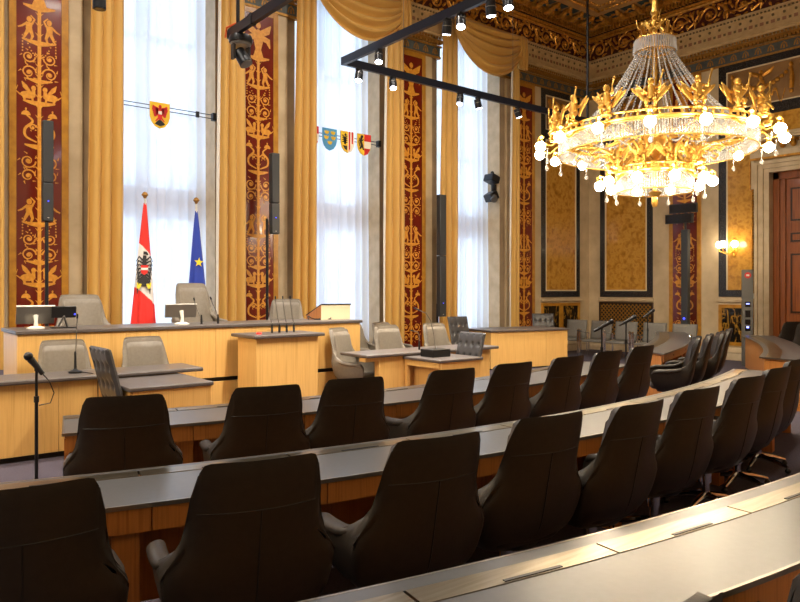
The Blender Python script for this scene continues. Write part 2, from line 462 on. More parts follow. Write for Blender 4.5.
# frieze: gilded acanthus scrolls in relief
c = MB()
def spiral(cx, cz, r, turns, dirn, a0, n=22, shrink=.88):
    return [(cx + r * (1 - shrink * t) * math.cos(a0 + dirn * turns * 2 * PI * t), cz + r * (1 - shrink * t) * math.sin(a0 + dirn * turns * 2 * PI * t)) for t in [k / (n - 1) for k in range(n)]]
for F in FW:
    m3 = mp3(F); n = int(F[3] / .8)
    for k in range(n):
        a = (k + .5) * F[3] / n; up = 1 if k % 2 == 0 else -1; L = F[3] / n
        sp = spiral(a, 8.81, .235, 1.6, -up, PI / 2 * up + PI * .5, 20)
        stem = [(a - L * .75, 8.81 - up * .21), (a - L * .5, 8.81 - up * .08), (a - L * .36, 8.81 + up * .1)]
        pts = stem + sp
        c.tube([m3(x, z, .075) for x, z in pts], [.03] * 4 + [.034 - .018 * i / len(sp) for i in range(len(pts) - 4)], 5)
        c.ball(m3(a, 8.81, .08), (.06, .06, .06), 7, 5)
        for j in range(6):
            t = j / 6 * 2 * PI; c.ball(m3(a + .07 * math.cos(t), 8.81 + .07 * math.sin(t), .08), .026, 5, 4)
        for j in range(9):
            t = j / 9 * 2 * PI + .3; rr = .245
            x, z = a + rr * math.cos(t), 8.81 + rr * math.sin(t)
            x2, z2 = a + (rr + .085) * math.cos(t + .45 * up), 8.81 + min(.275, rr + .07) * math.sin(t + .45 * up)
            c.tube([m3(x, z, .07), m3((x + x2) / 2, (z + z2) / 2, .1), m3(x2, z2, .075)], [.03, .035, .006], 5)
        for sx in (-1, 1):
            x = a + L * .5
            c.tube([m3(x, 8.81 - .24 * sx, .07), m3(x + .05 * sx, 8.81 - .12 * sx, .1), m3(x - .03, 8.81, .08)], [.012, .05, .02], 5)
            c.ball(m3(x + .1 * sx, 8.81 + .16, .08), (.05, .04, .07), 6, 4)
        if k % 3 == 1:
            x = a + L * .5
            c.ball(m3(x, 8.98, .09), (.045, .045, .05), 7, 5); c.ball(m3(x, 8.85, .09), (.06, .05, .1), 7, 5)
            c.ball(m3(x - .04, 8.69, .09), (.035, .035, .1), 6, 4); c.ball(m3(x + .04, 8.69, .09), (.035, .035, .1), 6, 4)
structure(c.build('trim_12', M['gold_plaster']))

# entablature over the piers and along the end wall: stacked courses
def course(nm, m, h, z0, z1, ext=None):
    mb = MB(); e = h if ext is None else ext
    for F in F_PIER: 
        last = F[0].x + F[3] > XR - .1
        fbox(mb, F, -e if F[0].x > XL + .1 else 0, F[3] + (0 if last else e), -.07, h, z0, z1)
    fbox(mb, F_RGT, 0, F_RGT[3], -.001, h, z0, z1)
    return structure(mb.build(nm, m))
course('trim_13', M['gold_dull'], .035, 7.41, 7.46)
course('trim_14', M['blue_band'], .02, 7.46, 7.68)
course('trim_15', M['gold_dull'], .05, 7.68, 7.72)
course('trim_16', M['gold_dull'], .07, 7.78, 7.86)
course('trim_17', M['cream'], .12, 7.92, 8.1)
course('trim_18', M['cream'], .1, 8.1, 8.42)
course('trim_19', M['cream'], .15, 8.42, 8.53)
course('trim_20', M['cream'], .16, 7.98, 8.03)
dn = MB(); sq = MB(); dt = MB(); bb = MB(); rp = MB()
for F in F_PIER + [F_RGT]:
    m3 = mp3(F); L = F[3]
    lo = .2 if F is F_RGT else 0; hi = L - (.2 if F[0].x + F[3] > XR - .1 and F is not F_RGT else 0)
    if F[0].x < 0: continue
    for k in range(int(L / .09)):
        a = (k + .5) * .09
        if not lo < a < hi: continue
        fbox(dn, F, a - .028, a + .028, .05, .12, 7.73, 7.79)
        dn.ball(m3(a, 7.89, .09), (.03, .03, .035), 6, 4)
        rp.ball(m3(a, 8.44, .155), (.032, .032, .025), 6, 4)
    for k in range(int(L / .26)):
        a = (k + .5) * .26
        if not lo < a < hi: continue
        dt.ball(m3(a, 8.335, .1), (.036, .036, .036), 8, 5)
        fbox(sq, F, a - .045, a + .045, .09, .106, 8.14, 8.22)
        fbox(dt, F, a + .13 - .03, a + .13 + .03, .09, .106, 8.15, 8.21)
    for k in range(int(L / .3)):
        a = (k + .5) * .3
        if not lo * .3 < a < L - .05: continue
        bb.ribbon([(a - .07, 7.51), (a - .05, 7.6), (a, 7.65), (a + .05, 7.6), (a + .07, 7.51)], .03, lambda x, z, h, m3=m3: m3(x, z, .02 + h), .008)
        bb.ribbon([(a, 7.5), (a, 7.6)], [.05, .02], lambda x, z, h, m3=m3: m3(x, z, .02 + h), .008)
structure(dn.build('trim_21', M['gold_dull'])); structure(sq.build('trim_22', M['brown_square'])); structure(dt.build('trim_23', M['dark_dot']))
structure(bb.build('trim_24', M['gold_dull'])); structure(rp.build('trim_25', M['dark_dot']))

# ------------------------------------------------------------------ red pilasters with painted grotesques
def grotesque():
    mb = MB(); mp = lambda a, z, h: Vector((a, -h, z)); t = .003
    R = lambda pts, w: mb.ribbon(pts, w, mp, t)
    def el(x, z, rx, rz, n=14, h=t):
        mb.poly([(x + rx * math.cos(2 * PI * k / n), z + rz * math.sin(2 * PI * k / n)) for k in range(n)], mp, h)
    def plate(z, w=.22, h=.035):
        mb.poly([(-w, z + h), (w, z + h), (w * .55, z), (.03, z - h * .6), (-.03, z - h * .6), (-w * .55, z)], mp, t)
        mb.poly([(-w * 1.02, z + h * 1.7), (w * 1.02, z + h * 1.7), (w, z + h), (-w, z + h)], mp, t)
    def scroll(s, x, z, r, up=1, tw=1.4):
        p = spiral(x * s, z, r, tw, -s * up, (PI if s > 0 else 0) + 0, 20, .8)
        R(p, [.013 + .012 * (1 - k / 20) for k in range(20)]); el(x * s, z, r * .3, r * .3)
        for k in range(5):
            a = k * 1.25 + .4; R([(x * s + r * math.cos(a), z + r * math.sin(a)), (x * s + r * 1.35 * math.cos(a + .3), z + r * 1.35 * math.sin(a + .3))], [.022, .004])
    def putto(s, x, z, h=.42, arm=1):
        x *= s
        el(x, z + h * .88, h * .1, h * .12)
        mb.poly([(x - s * h * .13, z + h * .74), (x + s * h * .12, z + h * .76), (x + s * h * .13, z + h * .5), (x + s * h * .1, z + h * .38), (x - s * h * .13, z + h * .36), (x - s * h * .1, z + h * .55)][::s], mp, t)
        R([(x - s * h * .05, z + h * .42), (x - s * h * .12, z + h * .2), (x - s * h * .05, z)], [h * .15, h * .11, h * .06])
        R([(x + s * h * .05, z + h * .42), (x + s * h * .14, z + h * .22), (x + s * h * .24, z)], [h * .15, h * .11, h * .06])
        R([(x + s * h * .1, z + h * .7), (x + s * h * .28, z + h * .55), (x + s * h * .42, z + h * .48)], [h * .09, h * .07, h * .06])
        R([(x - s * h * .1, z + h * .7), (x - s * h * .2, z + h * .9), (x - s * h * .05, z + h * 1.05)], [h * .09, h * .07, h * .05])
    def sphinx(s, x, z, h=.3):
        x *= s
        el(x, z + h * .35, h * .38, h * .2); el(x - s * h * .28, z + h * .75, h * .12, h * .14)
        R([(x - s * h * .25, z + h * .4), (x - s * h * .28, z + h * .65)], [h * .24, h * .16])
        R([(x - s * h * .2, z + h * .3), (x - s * h * .25, z)], [h * .14, h * .08]); R([(x + s * h * .2, z + h * .3), (x + s * h * .15, z)], [h * .2, h * .08])
        R([(x - s * h * .1, z + h * .5), (x + s * h * .15, z + h * .8), (x + s * h * .3, z + h * 1.05)], [h * .14, h * .24, h * .04])
        R([(x + s * h * .35, z + h * .3), (x + s * h * .6, z + h * .5), (x + s * h * .5, z + h * .8)], [h * .08, h * .06, h * .03])
    # central stem with leaf nodes
    R([(0, .4), (0, 7.0)], .055)
    z = .5
    while z < 6.6:
        for s in (-1, 1): R([(0, z), (s * .06, z + .06)], [.03, .004])
        z += .17
    for base in (.45, 3.45):
        # lower half-cycle
        for s in (-1, 1):
            scroll(s, .17, base + .18, .11); scroll(s, .17, base + .42, .12, -1)
            sx_ = [(0, .04), (.25, .2), (.5, .21), (.75, .1), (1, .2)]; sz_ = [(0, .74), (.25, .82), (.5, .95), (.75, 1.08), (1, 1.18)]
            R([(s * smooth_interp(q / 18, sx_), base + smooth_interp(q / 18, sz_)) for q in range(19)], [.02 + .022 * math.sin(PI * q / 18) for q in range(19)])
            mb.poly([(s * .2 + .07 * math.cos(PI * q / 10), base + 1.17 + .075 * math.sin(PI * q / 10)) for q in range(11)], mp, t); el(s * .2, base + 1.27, .014, .022)
            scroll(s, .1, base + .98, .055, 1, 1.2)
            sphinx(s, .17, base + 1.4)
            scroll(s, .16, base + 1.88, .115); scroll(s, .16, base + 2.14, .1, -1)
            R([(s * .03, base + 1.72), (s * .15, base + 1.76), (s * .26, base + 1.9)], [.02, .018, .008])
        plate(base + .64); plate(base + 1.36, .24); plate(base + 1.74, .2, .025)
        for s in (-1, 1): putto(s, .15, base + 2.4, .4)
        plate(base + 2.36, .23)
    base = 6.3
    for s in (-1, 1):
        scroll(s, .16, base - 2.35 + .0, .001) if False else None
    # the winged figure at the head
    plate(6.38, .24, .04)
    el(0, 7.08, .055, .065); mb.poly([(-.08, 6.98), (.08, 6.98), (.1, 6.75), (.06, 6.6), (.12, 6.42), (-.12, 6.42), (-.06, 6.6), (-.1, 6.75)], mp, t)
    for s in (-1, 1):
        R([(s * .06, 6.92), (s * .2, 7.0), (s * .28, 7.12)], [.12, .14, .02]); R([(s * .06, 6.85), (s * .22, 6.8), (s * .26, 6.66)], [.12, .12, .02])
    # garlands of beads
    for zz in (2.62, 5.62):
        for s in (-1, 1):
            for k in range(9):
                q = k / 8; el(s * (.02 + .2 * q), zz + .35 * q * q - .02, .013, .013, 6)
            for k in range(6): el(s * .25, zz + .3 - .05 * k, .012, .015, 6)
    return mb
g_mesh = grotesque().mesh('painted_grotesque', M['ornament'], smooth=0, recalc=True)
tn = 30
def pilaster(x, y, rz):
    global tn
    p = MB().box(-.34, .34, -.02, 0, .3, 7.34).build('trim_%d' % tn, M['red'], loc=(x, y, 0)); tn += 1
    p.rotation_euler = (0, 0, rz); structure(p)
    f = MB()
    f.box(-.45, -.34, -.03, 0, .2, 7.41).box(.34, .45, -.03, 0, .2, 7.41).box(-.34, .34, -.03, 0, 7.3, 7.41).box(-.34, .34, -.03, 0, .2, .34)
    f.build('gilt_border', M['ochre_frame'], p, bevel=.006)
    b = MB().box(-.5, .5, -.1, 0, 0, .2); b.build('plinth', M['stone_light'], p, bevel=.02)
    o = bpy.data.objects.new('painted_grotesque', g_mesh); COL.objects.link(o); o.parent = p; o.location = (0, -.0195, 0)
for x in PIL: pilaster(x, YW, 0)
for y in (9.75, 2.55): pilaster(XR, y, -PI / 2)

# ------------------------------------------------------------------ marble panels
fg = MB(); mg = MB(); wl = MB(); rg = MB(); rel = MB(); po = MB(); gf = MB(); db = MB()
def frame(mb, F, a0, a1, z0, z1, wd, h0, h1):
    fbox(mb, F, a0, a0 + wd, h0, h1, z0, z1); fbox(mb, F, a1 - wd, a1, h0, h1, z0, z1)
    fbox(mb, F, a0 + wd, a1 - wd, h0, h1, z0, z0 + wd); fbox(mb, F, a0 + wd, a1 - wd, h0, h1, z1 - wd, z1)
def relief(F, a0, a1, z0, z1):
    m3 = mp3(F); W = a1 - a0; n = max(1, round(W / 1.7))
    for k in range(n):
        c0 = a0 + W * k / n; c1 = a0 + W * (k + 1) / n; L = c1 - c0
        # swag between two tasselled trophies, winged putto above it
        for q in range(15):
            t = q / 14; x = lerp(c0 + .14, c1 - .14, t); z = z1 - .22 - .32 * math.sin(PI * t)
            rel.ball(m3(x, z, .05), (.045 + .02 * math.sin(PI * t),) * 3, 6, 4)
        for x in (c0 + .12, c1 - .12):
            rel.ball(m3(x, z1 - .13, .05), (.07, .05, .07), 7, 5)
            rel.tube([m3(x, z1 - .2, .05), m3(x + .02, z1 - .45, .06), m3(x, z1 - .7, .05)], [.03, .06, .05], 6)
            rel.ball(m3(x, z1 - .76, .05), .05, 6, 4)
        x = (c0 + c1) / 2
        rel.ball(m3(x, z1 - .16, .06), .05, 7, 5); rel.ball(m3(x, z1 - .3, .06), (.06, .05, .1), 7, 5)
        for s in (-1, 1):
            rel.tube([m3(x + s * .05, z1 - .25, .05), m3(x + s * .2, z1 - .18, .06), m3(x + s * .3, z1 - .08, .04)], [.05, .06, .01], 6)
            rel.tube([m3(x + s * .03, z1 - .38, .05), m3(x + s * .1, z1 - .5, .06)], [.04, .02], 6)
            rel.tube([m3(x + s * (.25 + .3 * u), z0 + .12 + .18 * math.sin(u * 7), .04) for u in [i / 10 for i in range(11)]], [.025 - .015 * i / 10 for i in range(11)], 5)
            rel.ball(m3(x + s * .33, z0 + .25, .05), .045, 6, 4)
def panel(F, a0, a1, za=1.55, rl=True):
    frame(fg, F, a0, a1, za, 7.41, .17, 0, .03)
    fbox(fg, F, a0 + .17, a1 - .17, 0, .03, 5.99, 6.26)
    fbox(mg, F, a0 + .16, a1 - .16, 0, .012, za + .16, 6.0)
    frame(wl, F, a0 + .17, a1 - .17, za + .17, 5.99, .035, 0, .034)
    fbox(rg, F, a0 + .16, a1 - .16, 0, .012, 6.25, 7.25)
    frame(wl, F, a0 + .17, a1 - .17, 6.26, 7.24, .03, 0, .034)
    if rl: relief(F, a0 + .2, a1 - .2, 6.3, 7.2)
    fbox(db, F, a0 - .04, a1 + .04, 0, .07, 1.43, 1.53)
def dado(F, a0, a1, n=1):
    W = a1 - a0
    for k in range(n):
        b0, b1 = a0 + W * k / n, a0 + W * (k + 1) / n
        frame(gf, F, b0, b1, .36, 1.38, .085, 0, .04); fbox(po, F, b0 + .08, b1 - .08, 0, .015, .44, 1.3)
FE = F_PIER[4]; ex = FE[0].x
panel(FE, 15.33 - ex, 17.05 - ex); dado(FE, 15.33 - ex, 17.05 - ex, 2)
ya = lambda y: YW - y
for s in (0, 1):
    q = (lambda y: ya(y)) if s == 0 else (lambda y: ya(12.3 - y))
    A = sorted((q(12.39), q(10.69))); panel(F_RGT, A[0], A[1])
    A = sorted((q(8.83), q(7.9)));
    # beside the door: marble from the dado to the door head, its frame on the outer edge
    o0, o1 = A
    fbox(mg, F_RGT, o0 + .15, o1 - .05, 0, .012, 1.7, 6.0)
    if s == 0: fbox(fg, F_RGT, o0, o0 + .2, 0, .03, 1.58, 7.41); fbox(wl, F_RGT, o0 + .2, o0 + .23, 0, .034, 1.75, 5.99)
    else: fbox(fg, F_RGT, o1 - .2, o1, 0, .03, 1.58, 7.41); fbox(wl, F_RGT, o1 - .23, o1 - .2, 0, .034, 1.75, 5.99)
    fbox(fg, F_RGT, o0, o1, 0, .029, 1.58, 1.75)
    fbox(db, F_RGT, o0 - .04, o1, 0, .07, 1.45, 1.55); dado(F_RGT, o0, o1 - .02, 1)
a0, a1 = ya(8.83), ya(3.47)
fbox(fg, F_RGT, a0, a1, 0, .0305, 7.23, 7.412); fbox(fg, F_RGT, a0, a1, 0, .0305, 6.0, 6.26)
fbox(rg, F_RGT, a0 + .2, a1 - .2, 0, .012, 6.25, 7.24); frame(wl, F_RGT, a0 + .2, a1 - .2, 6.26, 7.23, .03, 0, .034); relief(F_RGT, a0 + .25, a1 - .25, 6.3, 7.2)
fbox(mg, F_RGT, a0 + .6, a1 - .6, 0, .0115, 5.3, 6.0)
for nm, mb, m in (('trim_50', fg, 'granite'), ('trim_51', mg, 'marble'), ('trim_52', wl, 'white_line'), ('trim_53', rg, 'relief_ground'), ('trim_54', rel, 'gold_plaster'), ('trim_55', po, 'portor'), ('trim_56', gf, 'ochre_frame'), ('trim_57', db, 'stone_light')):
    structure(mb.build(nm, M[m]))
# lattice grilles under the second panel
for i, (y0, y1) in enumerate(((10.69, 12.39), (-.09, 1.61))):
    g = MB(); a0, a1 = ya(y1), ya(y0); m3 = mp3(F_RGT)
    z0, z1 = .36, 1.38; st = .12; W = a1 - a0; Hh = z1 - z0
    for k in range(-int(Hh / st) - 1, int(W / st) + 1):
        for s in (1, -1):
            b0 = a0 + k * st
            # clip the diagonal to the opening
            pts = []
            for tt in (0, 1):
                pts.append((b0 + Hh * tt, z0 + Hh * tt))
            (x0, q0), (x1, q1) = pts
            if x0 < a0: q0 += a0 - x0; x0 = a0
            if x1 > a1: q1 -= x1 - a1; x1 = a1
            if x1 - x0 < .02: continue
            if s < 0: x0, x1 = a0 + a1 - x0, a0 + a1 - x1
            g.ribbon([(x0, q0), (x1, q1)], .024, lambda a, z, h: m3(a, z, .03 + .004 * s + h), .01)
    gr = g.build('trim_%d' % (60 + i), M['gold_dull']); structure(gr)
    b = MB(); fbox(b, F_RGT, a0, a1, 0, .012, z0, z1); structure(b.build('trim_%d' % (62 + i), M['black']))
    b = MB(); frame(b, F_RGT, a0 - .02, a1 + .02, z0 - .02, z1 + .02, .05, 0, .05); structure(b.build('trim_%d' % (64 + i), M['door_dark']))
# plinth
pl = MB()
prof = [(0, 0), (.16, 0), (.16, .12), (.14, .16), (.15, .2), (.1, .27), (.05, .3), (0, .3)]
vs = []; fs = []
for q, z in prof:
    vs += [(PIL[5] - .9, YW - q, z), (XR - q, YW - q, z), (XR - q, 8.0, z)]
for j in range(len(prof) - 1):
    for k in range(2): a = j * 3 + k; fs.append((a, a + 1, a + 4, a + 3))
pl.add(vs, fs)
o = pl.build('baseboard_right', M['stone_light'], smooth=30); structure(o)

# ------------------------------------------------------------------ doorway in the end wall
d = MB()
def surround(mb, h0, h1, in_, out, top_in, top_out):
    for s in (-1, 1):
        y0, y1 = sorted((6.15 + s * in_, 6.15 + s * out)); mb.box(XR - h1, XR - h0, y0, y1, 0, top_out)
    mb.box(XR - h1, XR - h0, 6.15 - in_, 6.15 + in_, top_in, top_out)
surround(d, -.001, .05, 1.43, 1.56, 4.58, 4.68); surround(d, -.001, .085, 1.56, 1.68, 4.68, 4.78); surround(d, -.001, .12, 1.68, 1.76, 4.78, 4.86)
for s in (-1, 1):
    y0, y1 = sorted((6.15 + s * 1.76, 6.15 + s * 1.84)); d.box(XR - .1, XR, y0, y1, 4.2, 4.9)
d.box(XR - .13, XR, 4.3, 8.0, 4.95, 5.08); d.box(XR - .3, XR, 4.1, 8.2, 5.32, 5.38); d.box(XR - .36, XR, 4.05, 8.25, 5.38, 5.46)
tm = structure(d.build('trim_70', M['stone_light'], bevel=.008))
d = MB()
for s in (-1, 1):
    for k in range(60):
        z = .05 + k * .07; d.ball((XR - .1, 6.15 + s * 1.79, z), (.045, .03, .035), 6, 4)
    y0, y1 = sorted((6.15 + s * 1.80, 6.15 + s * 1.82)); d.box(XR - .12, XR, y0, y1, .05, 4.2)
    y0, y1 = sorted((6.15 + s * 1.84, 6.15 + s * 1.87)); d.box(XR - .13, XR, y0, y1, 4.2, 4.93)
d.box(XR - .15, XR, 4.28, 8.02, 4.9, 4.95)
for k in range(16):
    y = 4.35 + 3.6 * k / 15
    d.ball((XR - .16, y, 5.2), (.1, .07, .1), 8, 6); d.box(XR - .24, XR, y - .06, y + .06, 5.26, 5.33)
structure(d.build('trim_71', M['gold_plaster']))
dr = MB()
for s in (-1, 1):
    y0, y1 = sorted((6.15 + s * 1.3, 6.15 + s * 1.45)); dr.box(XR + .2, XR + .36, y0, y1, 0, 4.6)
    y0, y1 = sorted((6.15 + s * 1.18, 6.15 + s * 1.3)); dr.box(XR + .24, XR + .36, y0, y1, 0, 4.5)
dr.box(XR + .2, XR + .36, 4.7, 7.6, 4.42, 4.6)
door = structure(dr.build('door_1', M['door_wood'], bevel=.012))
lf = MB(); pn = MB()
for s in (-1, 1):
    c0 = 6.15 + s * .59
    lf.box(XR + .3, XR + .36, c0 - .59, c0 + .59, 0, 4.44)
    for z0, z1 in ((.2, 1.0), (1.12, 2.7), (2.82, 3.2), (3.32, 4.28)):
        for k, (q, h) in enumerate(((.07, .02), (.10, .027), (.15, .05))):
            m_ = lf if k != 1 else pn
            m_.box(XR + .3 - h, XR + .3, c0 - .585 + q, c0 + .585 - q, z0 + q * .8, z1 - q * .8)
MB().box(XR + .36, XR + .4, 4.6, 7.7, 0, 4.7).build('door_light_block', M['door_dark'], door)  # slab added behind the door, blocks sky light through the gaps
lf.build('door_leaf', M['door_wood'], door, bevel=.008); pn.build('door_panel', M['door_dark'], door)
MB().ball((XR + .22, 6.08, 1.15), .035).build('door_knob', M['gold'], door)

# ------------------------------------------------------------------ windows
for i, bx in enumerate(BAY):
    f = MB(); x0, x1 = bx - 1.12, bx + 1.12; y0, y1 = 13.66, 13.78
    for a, b in ((x0 - .1, x0 + .1), (x1 - .1, x1 + .1), (bx - .14, bx + .14), (bx - .6, bx - .54), (bx + .54, bx + .6)): f.box(a, b, y0, y1, 0, 8.4)
    for a, b in ((0, .7), (3.15, 3.75), (5.2, 5.3), (6.6, 6.7), (8.2, 8.4), (1.9, 1.95)): f.box(x0, x1, y0 - .02, y1 + .02, a, b)
    wn = structure(f.build('window_%d' % (i + 1), M['window_frame']))
    MB().box(x0, x1, 13.715, 13.725, 0, 8.4).build('pane', M['glass'], wn)
    # reveal lining
for i, bx in enumerate(BAY):
    r = MB()
    r.box(bx - 1.125, bx - 1.115, 12.86, 13.66, 0, 8.4).box(bx + 1.115, bx + 1.125, 12.86, 13.66, 0, 8.4)
    structure(r.build('trim_%d' % (80 + i), M['stone_light']))
# ------------------------------------------------------------------ paths for curved desks
class Path:
    # pts: inner edge; normals point to the sitters' side
    def __init__(s, pts):
        s.p = [Vector((x, y, 0)) for x, y in pts]; s.c = [0]
        for a, b in zip(s.p, s.p[1:]): s.c.append(s.c[-1] + (b - a).length)
        s.L = s.c[-1]
    sk = 0
    def at(s, q, off=0):
        if s.sk and q < 2.0: q = q - s.sk * off * (1 - max(q, 0) / 2.0)
        ex = min(q, 0); q = min(max(q, 0), s.L); i = 0
        while i < len(s.c) - 2 and s.c[i + 1] < q: i += 1
        t = (q - s.c[i]) / (s.c[i + 1] - s.c[i]); P = s.p[i].lerp(s.p[i + 1], t)
        e = .25; a = s._pt(q - e); b = s._pt(q + e); d = (b - a).normalized(); n = Vector((d.y, -d.x, 0))
        return P + n * off + d * ex, n, d
    def _pt(s, q):
        q = min(max(q, 0), s.L); i = 0
        while i < len(s.c) - 2 and s.c[i + 1] < q: i += 1
        t = (q - s.c[i]) / (s.c[i + 1] - s.c[i]); return s.p[i].lerp(s.p[i + 1], t)
def pbox(mb, path, q0, q1, o0, o1, z0, z1):
    n = max(2, int((q1 - q0) / .12) + 1); vs = []; fs = []
    for i in range(n):
        q = lerp(q0, q1, i / (n - 1))
        a = path.at(q, o0)[0]; b = path.at(q, o1)[0]
        vs += [(a.x, a.y, z0), (b.x, b.y, z0), (b.x, b.y, z1), (a.x, a.y, z1)]
    for i in range(n - 1):
        k = i * 4
        for e in range(4): fs.append((k + e, k + (e + 1) % 4, k + 4 + (e + 1) % 4, k + 4 + e))
    fs += [(3, 2, 1, 0), (4 * n - 4, 4 * n - 3, 4 * n - 2, 4 * n - 1)]
    return mb.add(vs, fs)
CX0, CY0 = 4.55, 18.4
def arc(r, a0, a1, n=60):
    return Path([(CX0 + r * math.sin(math.radians(lerp(a0, a1, i / n))), CY0 - r * math.cos(math.radians(lerp(a0, a1, i / n)))) for i in range(n + 1)])
def spl(pts, n=40):
    tx = [(i, p[0]) for i, p in enumerate(pts)]; ty = [(i, p[1]) for i, p in enumerate(pts)]
    return Path([(smooth_interp(i / n * (len(pts) - 1), tx), smooth_interp(i / n * (len(pts) - 1), ty)) for i in range(n + 1)])
def desk(label, path, dep, seats, legs, strip=.12, border=.05, slots=True):
    P0 = path.at(path.L / 2, dep / 2)[0]
    t = thing('curved_desk', label, 'desk', (P0.x, P0.y, 0), 0, 'curved desks of the chamber')
    L = path.L; Z = .74
    tp = MB(); pbox(tp, path, .012, L - .012, border + strip, dep - .014, Z - .018, Z); pbox(tp, path, .012, L - .012, 0.012, border, Z - .018, Z)
    tp.build('desktop', M['lino'], t, world=True)
    e = MB(); pbox(e, path, 0, L, dep - .014, dep, Z - .02, Z + .001); pbox(e, path, 0, L, 0, .012, Z - .02, Z + .001)
    pbox(e, path, 0, .012, .012, dep - .014, Z - .02, Z + .001); pbox(e, path, L - .012, L, .012, dep - .014, Z - .02, Z + .001)
    e.build('edge_trim', M['trim_dark'], t, world=True)
    n = max(1, round(L / .85)); w_ = L / n
    for k in range(n):
        s_ = MB(); pbox(s_, path, max(.012, k * w_ + .006), min(L - .012, (k + 1) * w_ - .006), border + .002, border + strip - .002, Z - .02, Z + .003)
        o = s_.build('cable_cover', M['steel'], t, world=True); o['label'] = 'brushed steel cover'
        if slots:
            b = MB(); pbox(b, path, (k + .5) * w_ - .1, (k + .5) * w_ + .16, border + strip - .026, border + strip - .01, Z, Z + .006); 
            b2 = b.build('cable_slot', M['black'], t, world=True); b2.parent = o
    pbox_ = MB(); pbox(pbox_, path, .02, L - .02, .04, dep - .03, Z - .036, Z - .02); pbox_.build('underside', M['oak_desk'], t, world=True)
    for k in range(n):
        a = MB(); pbox(a, path, k * w_ + .004 + (.02 if k == 0 else 0), (k + 1) * w_ - .004 - (.02 if k == n - 1 else 0), dep - .032, dep - .012, Z - .135, Z - .021)
        o = a.build('drawer_front', M['oak_desk'], t, world=True)
        P, N, D = path.at((k + .6) * w_, dep - .012)
        l = MB(); l.tube([Vector((P.x, P.y, Z - .075)), Vector((P.x, P.y, Z - .075)) + N * .014], .013, 10)
        lk = l.build('lock', M['chrome'], t, world=True); lk.parent = o
    for q in legs:
        a = MB(); pbox(a, path, q - .06, q + .06, .12, dep - .06, 0, Z - .045); a.build('support_panel', M['oak_desk'], t, world=True)
    a = MB(); pbox(a, path, .015, L - .015, .07, .1, .03, Z - .045); a.build('front_panel', M['oak_desk'], t, world=True)
    for q in (.015, L - .045):
        a = MB(); pbox(a, path, q, q + .03, .1, dep - .05, 0, Z - .045); a.build('end_panel', M['oak_desk'], t, world=True)
    return t
r1 = arc(12.72, -14.3, 16.6); r2 = arc(14.75, -16.0, 17.3); r3 = arc(16.77, -13.5, 16.5)
def qx(path, x, off=0):
    best = min(range(401), key=lambda i: abs(path.at(path.L * i / 400, off)[0].x - x)); return path.L * best / 400
desk('front curved desk nearest the speakers lectern, bluish grey top', r1, .78, 8, [qx(r1, x, .7) for x in (2.07, 3.85, 5.55, 7.3)])
desk('middle curved desk between the two rows of dark leather chairs', r2, .7, 9, [qx(r2, x, .65) for x in (1.06, 2.72, 4.45, 6.2, 7.9)])
desk('nearest curved desk crossing the lower right corner with steel cable covers', r3, .63, 9, [qx(r3, x, .5) for x in (1.2, 3.0, 4.8, 6.6)], border=.09, strip=.12)
wg1 = spl([(10.6, 6.9), (11.56, 7.24), (12.87, 7.85), (14.3, 8.65), (15.5, 9.4)])
wg2 = spl([(10.85, 4.85), (12.14, 5.36), (13.67, 6.13), (15.1, 7.0), (15.75, 7.42)])
wg1.sk = .95; wg2.sk = .5
desk('short curved desk on the right with three microphone stands before it', wg1, .7, 4, [1.4, 3.0, 4.6], border=.08, strip=.2, slots=False)
desk('short curved desk near the mahogany door, grey column beside it', wg2, .64, 4, [1.5, 3.2, 4.8], border=.08, strip=.2, slots=False)

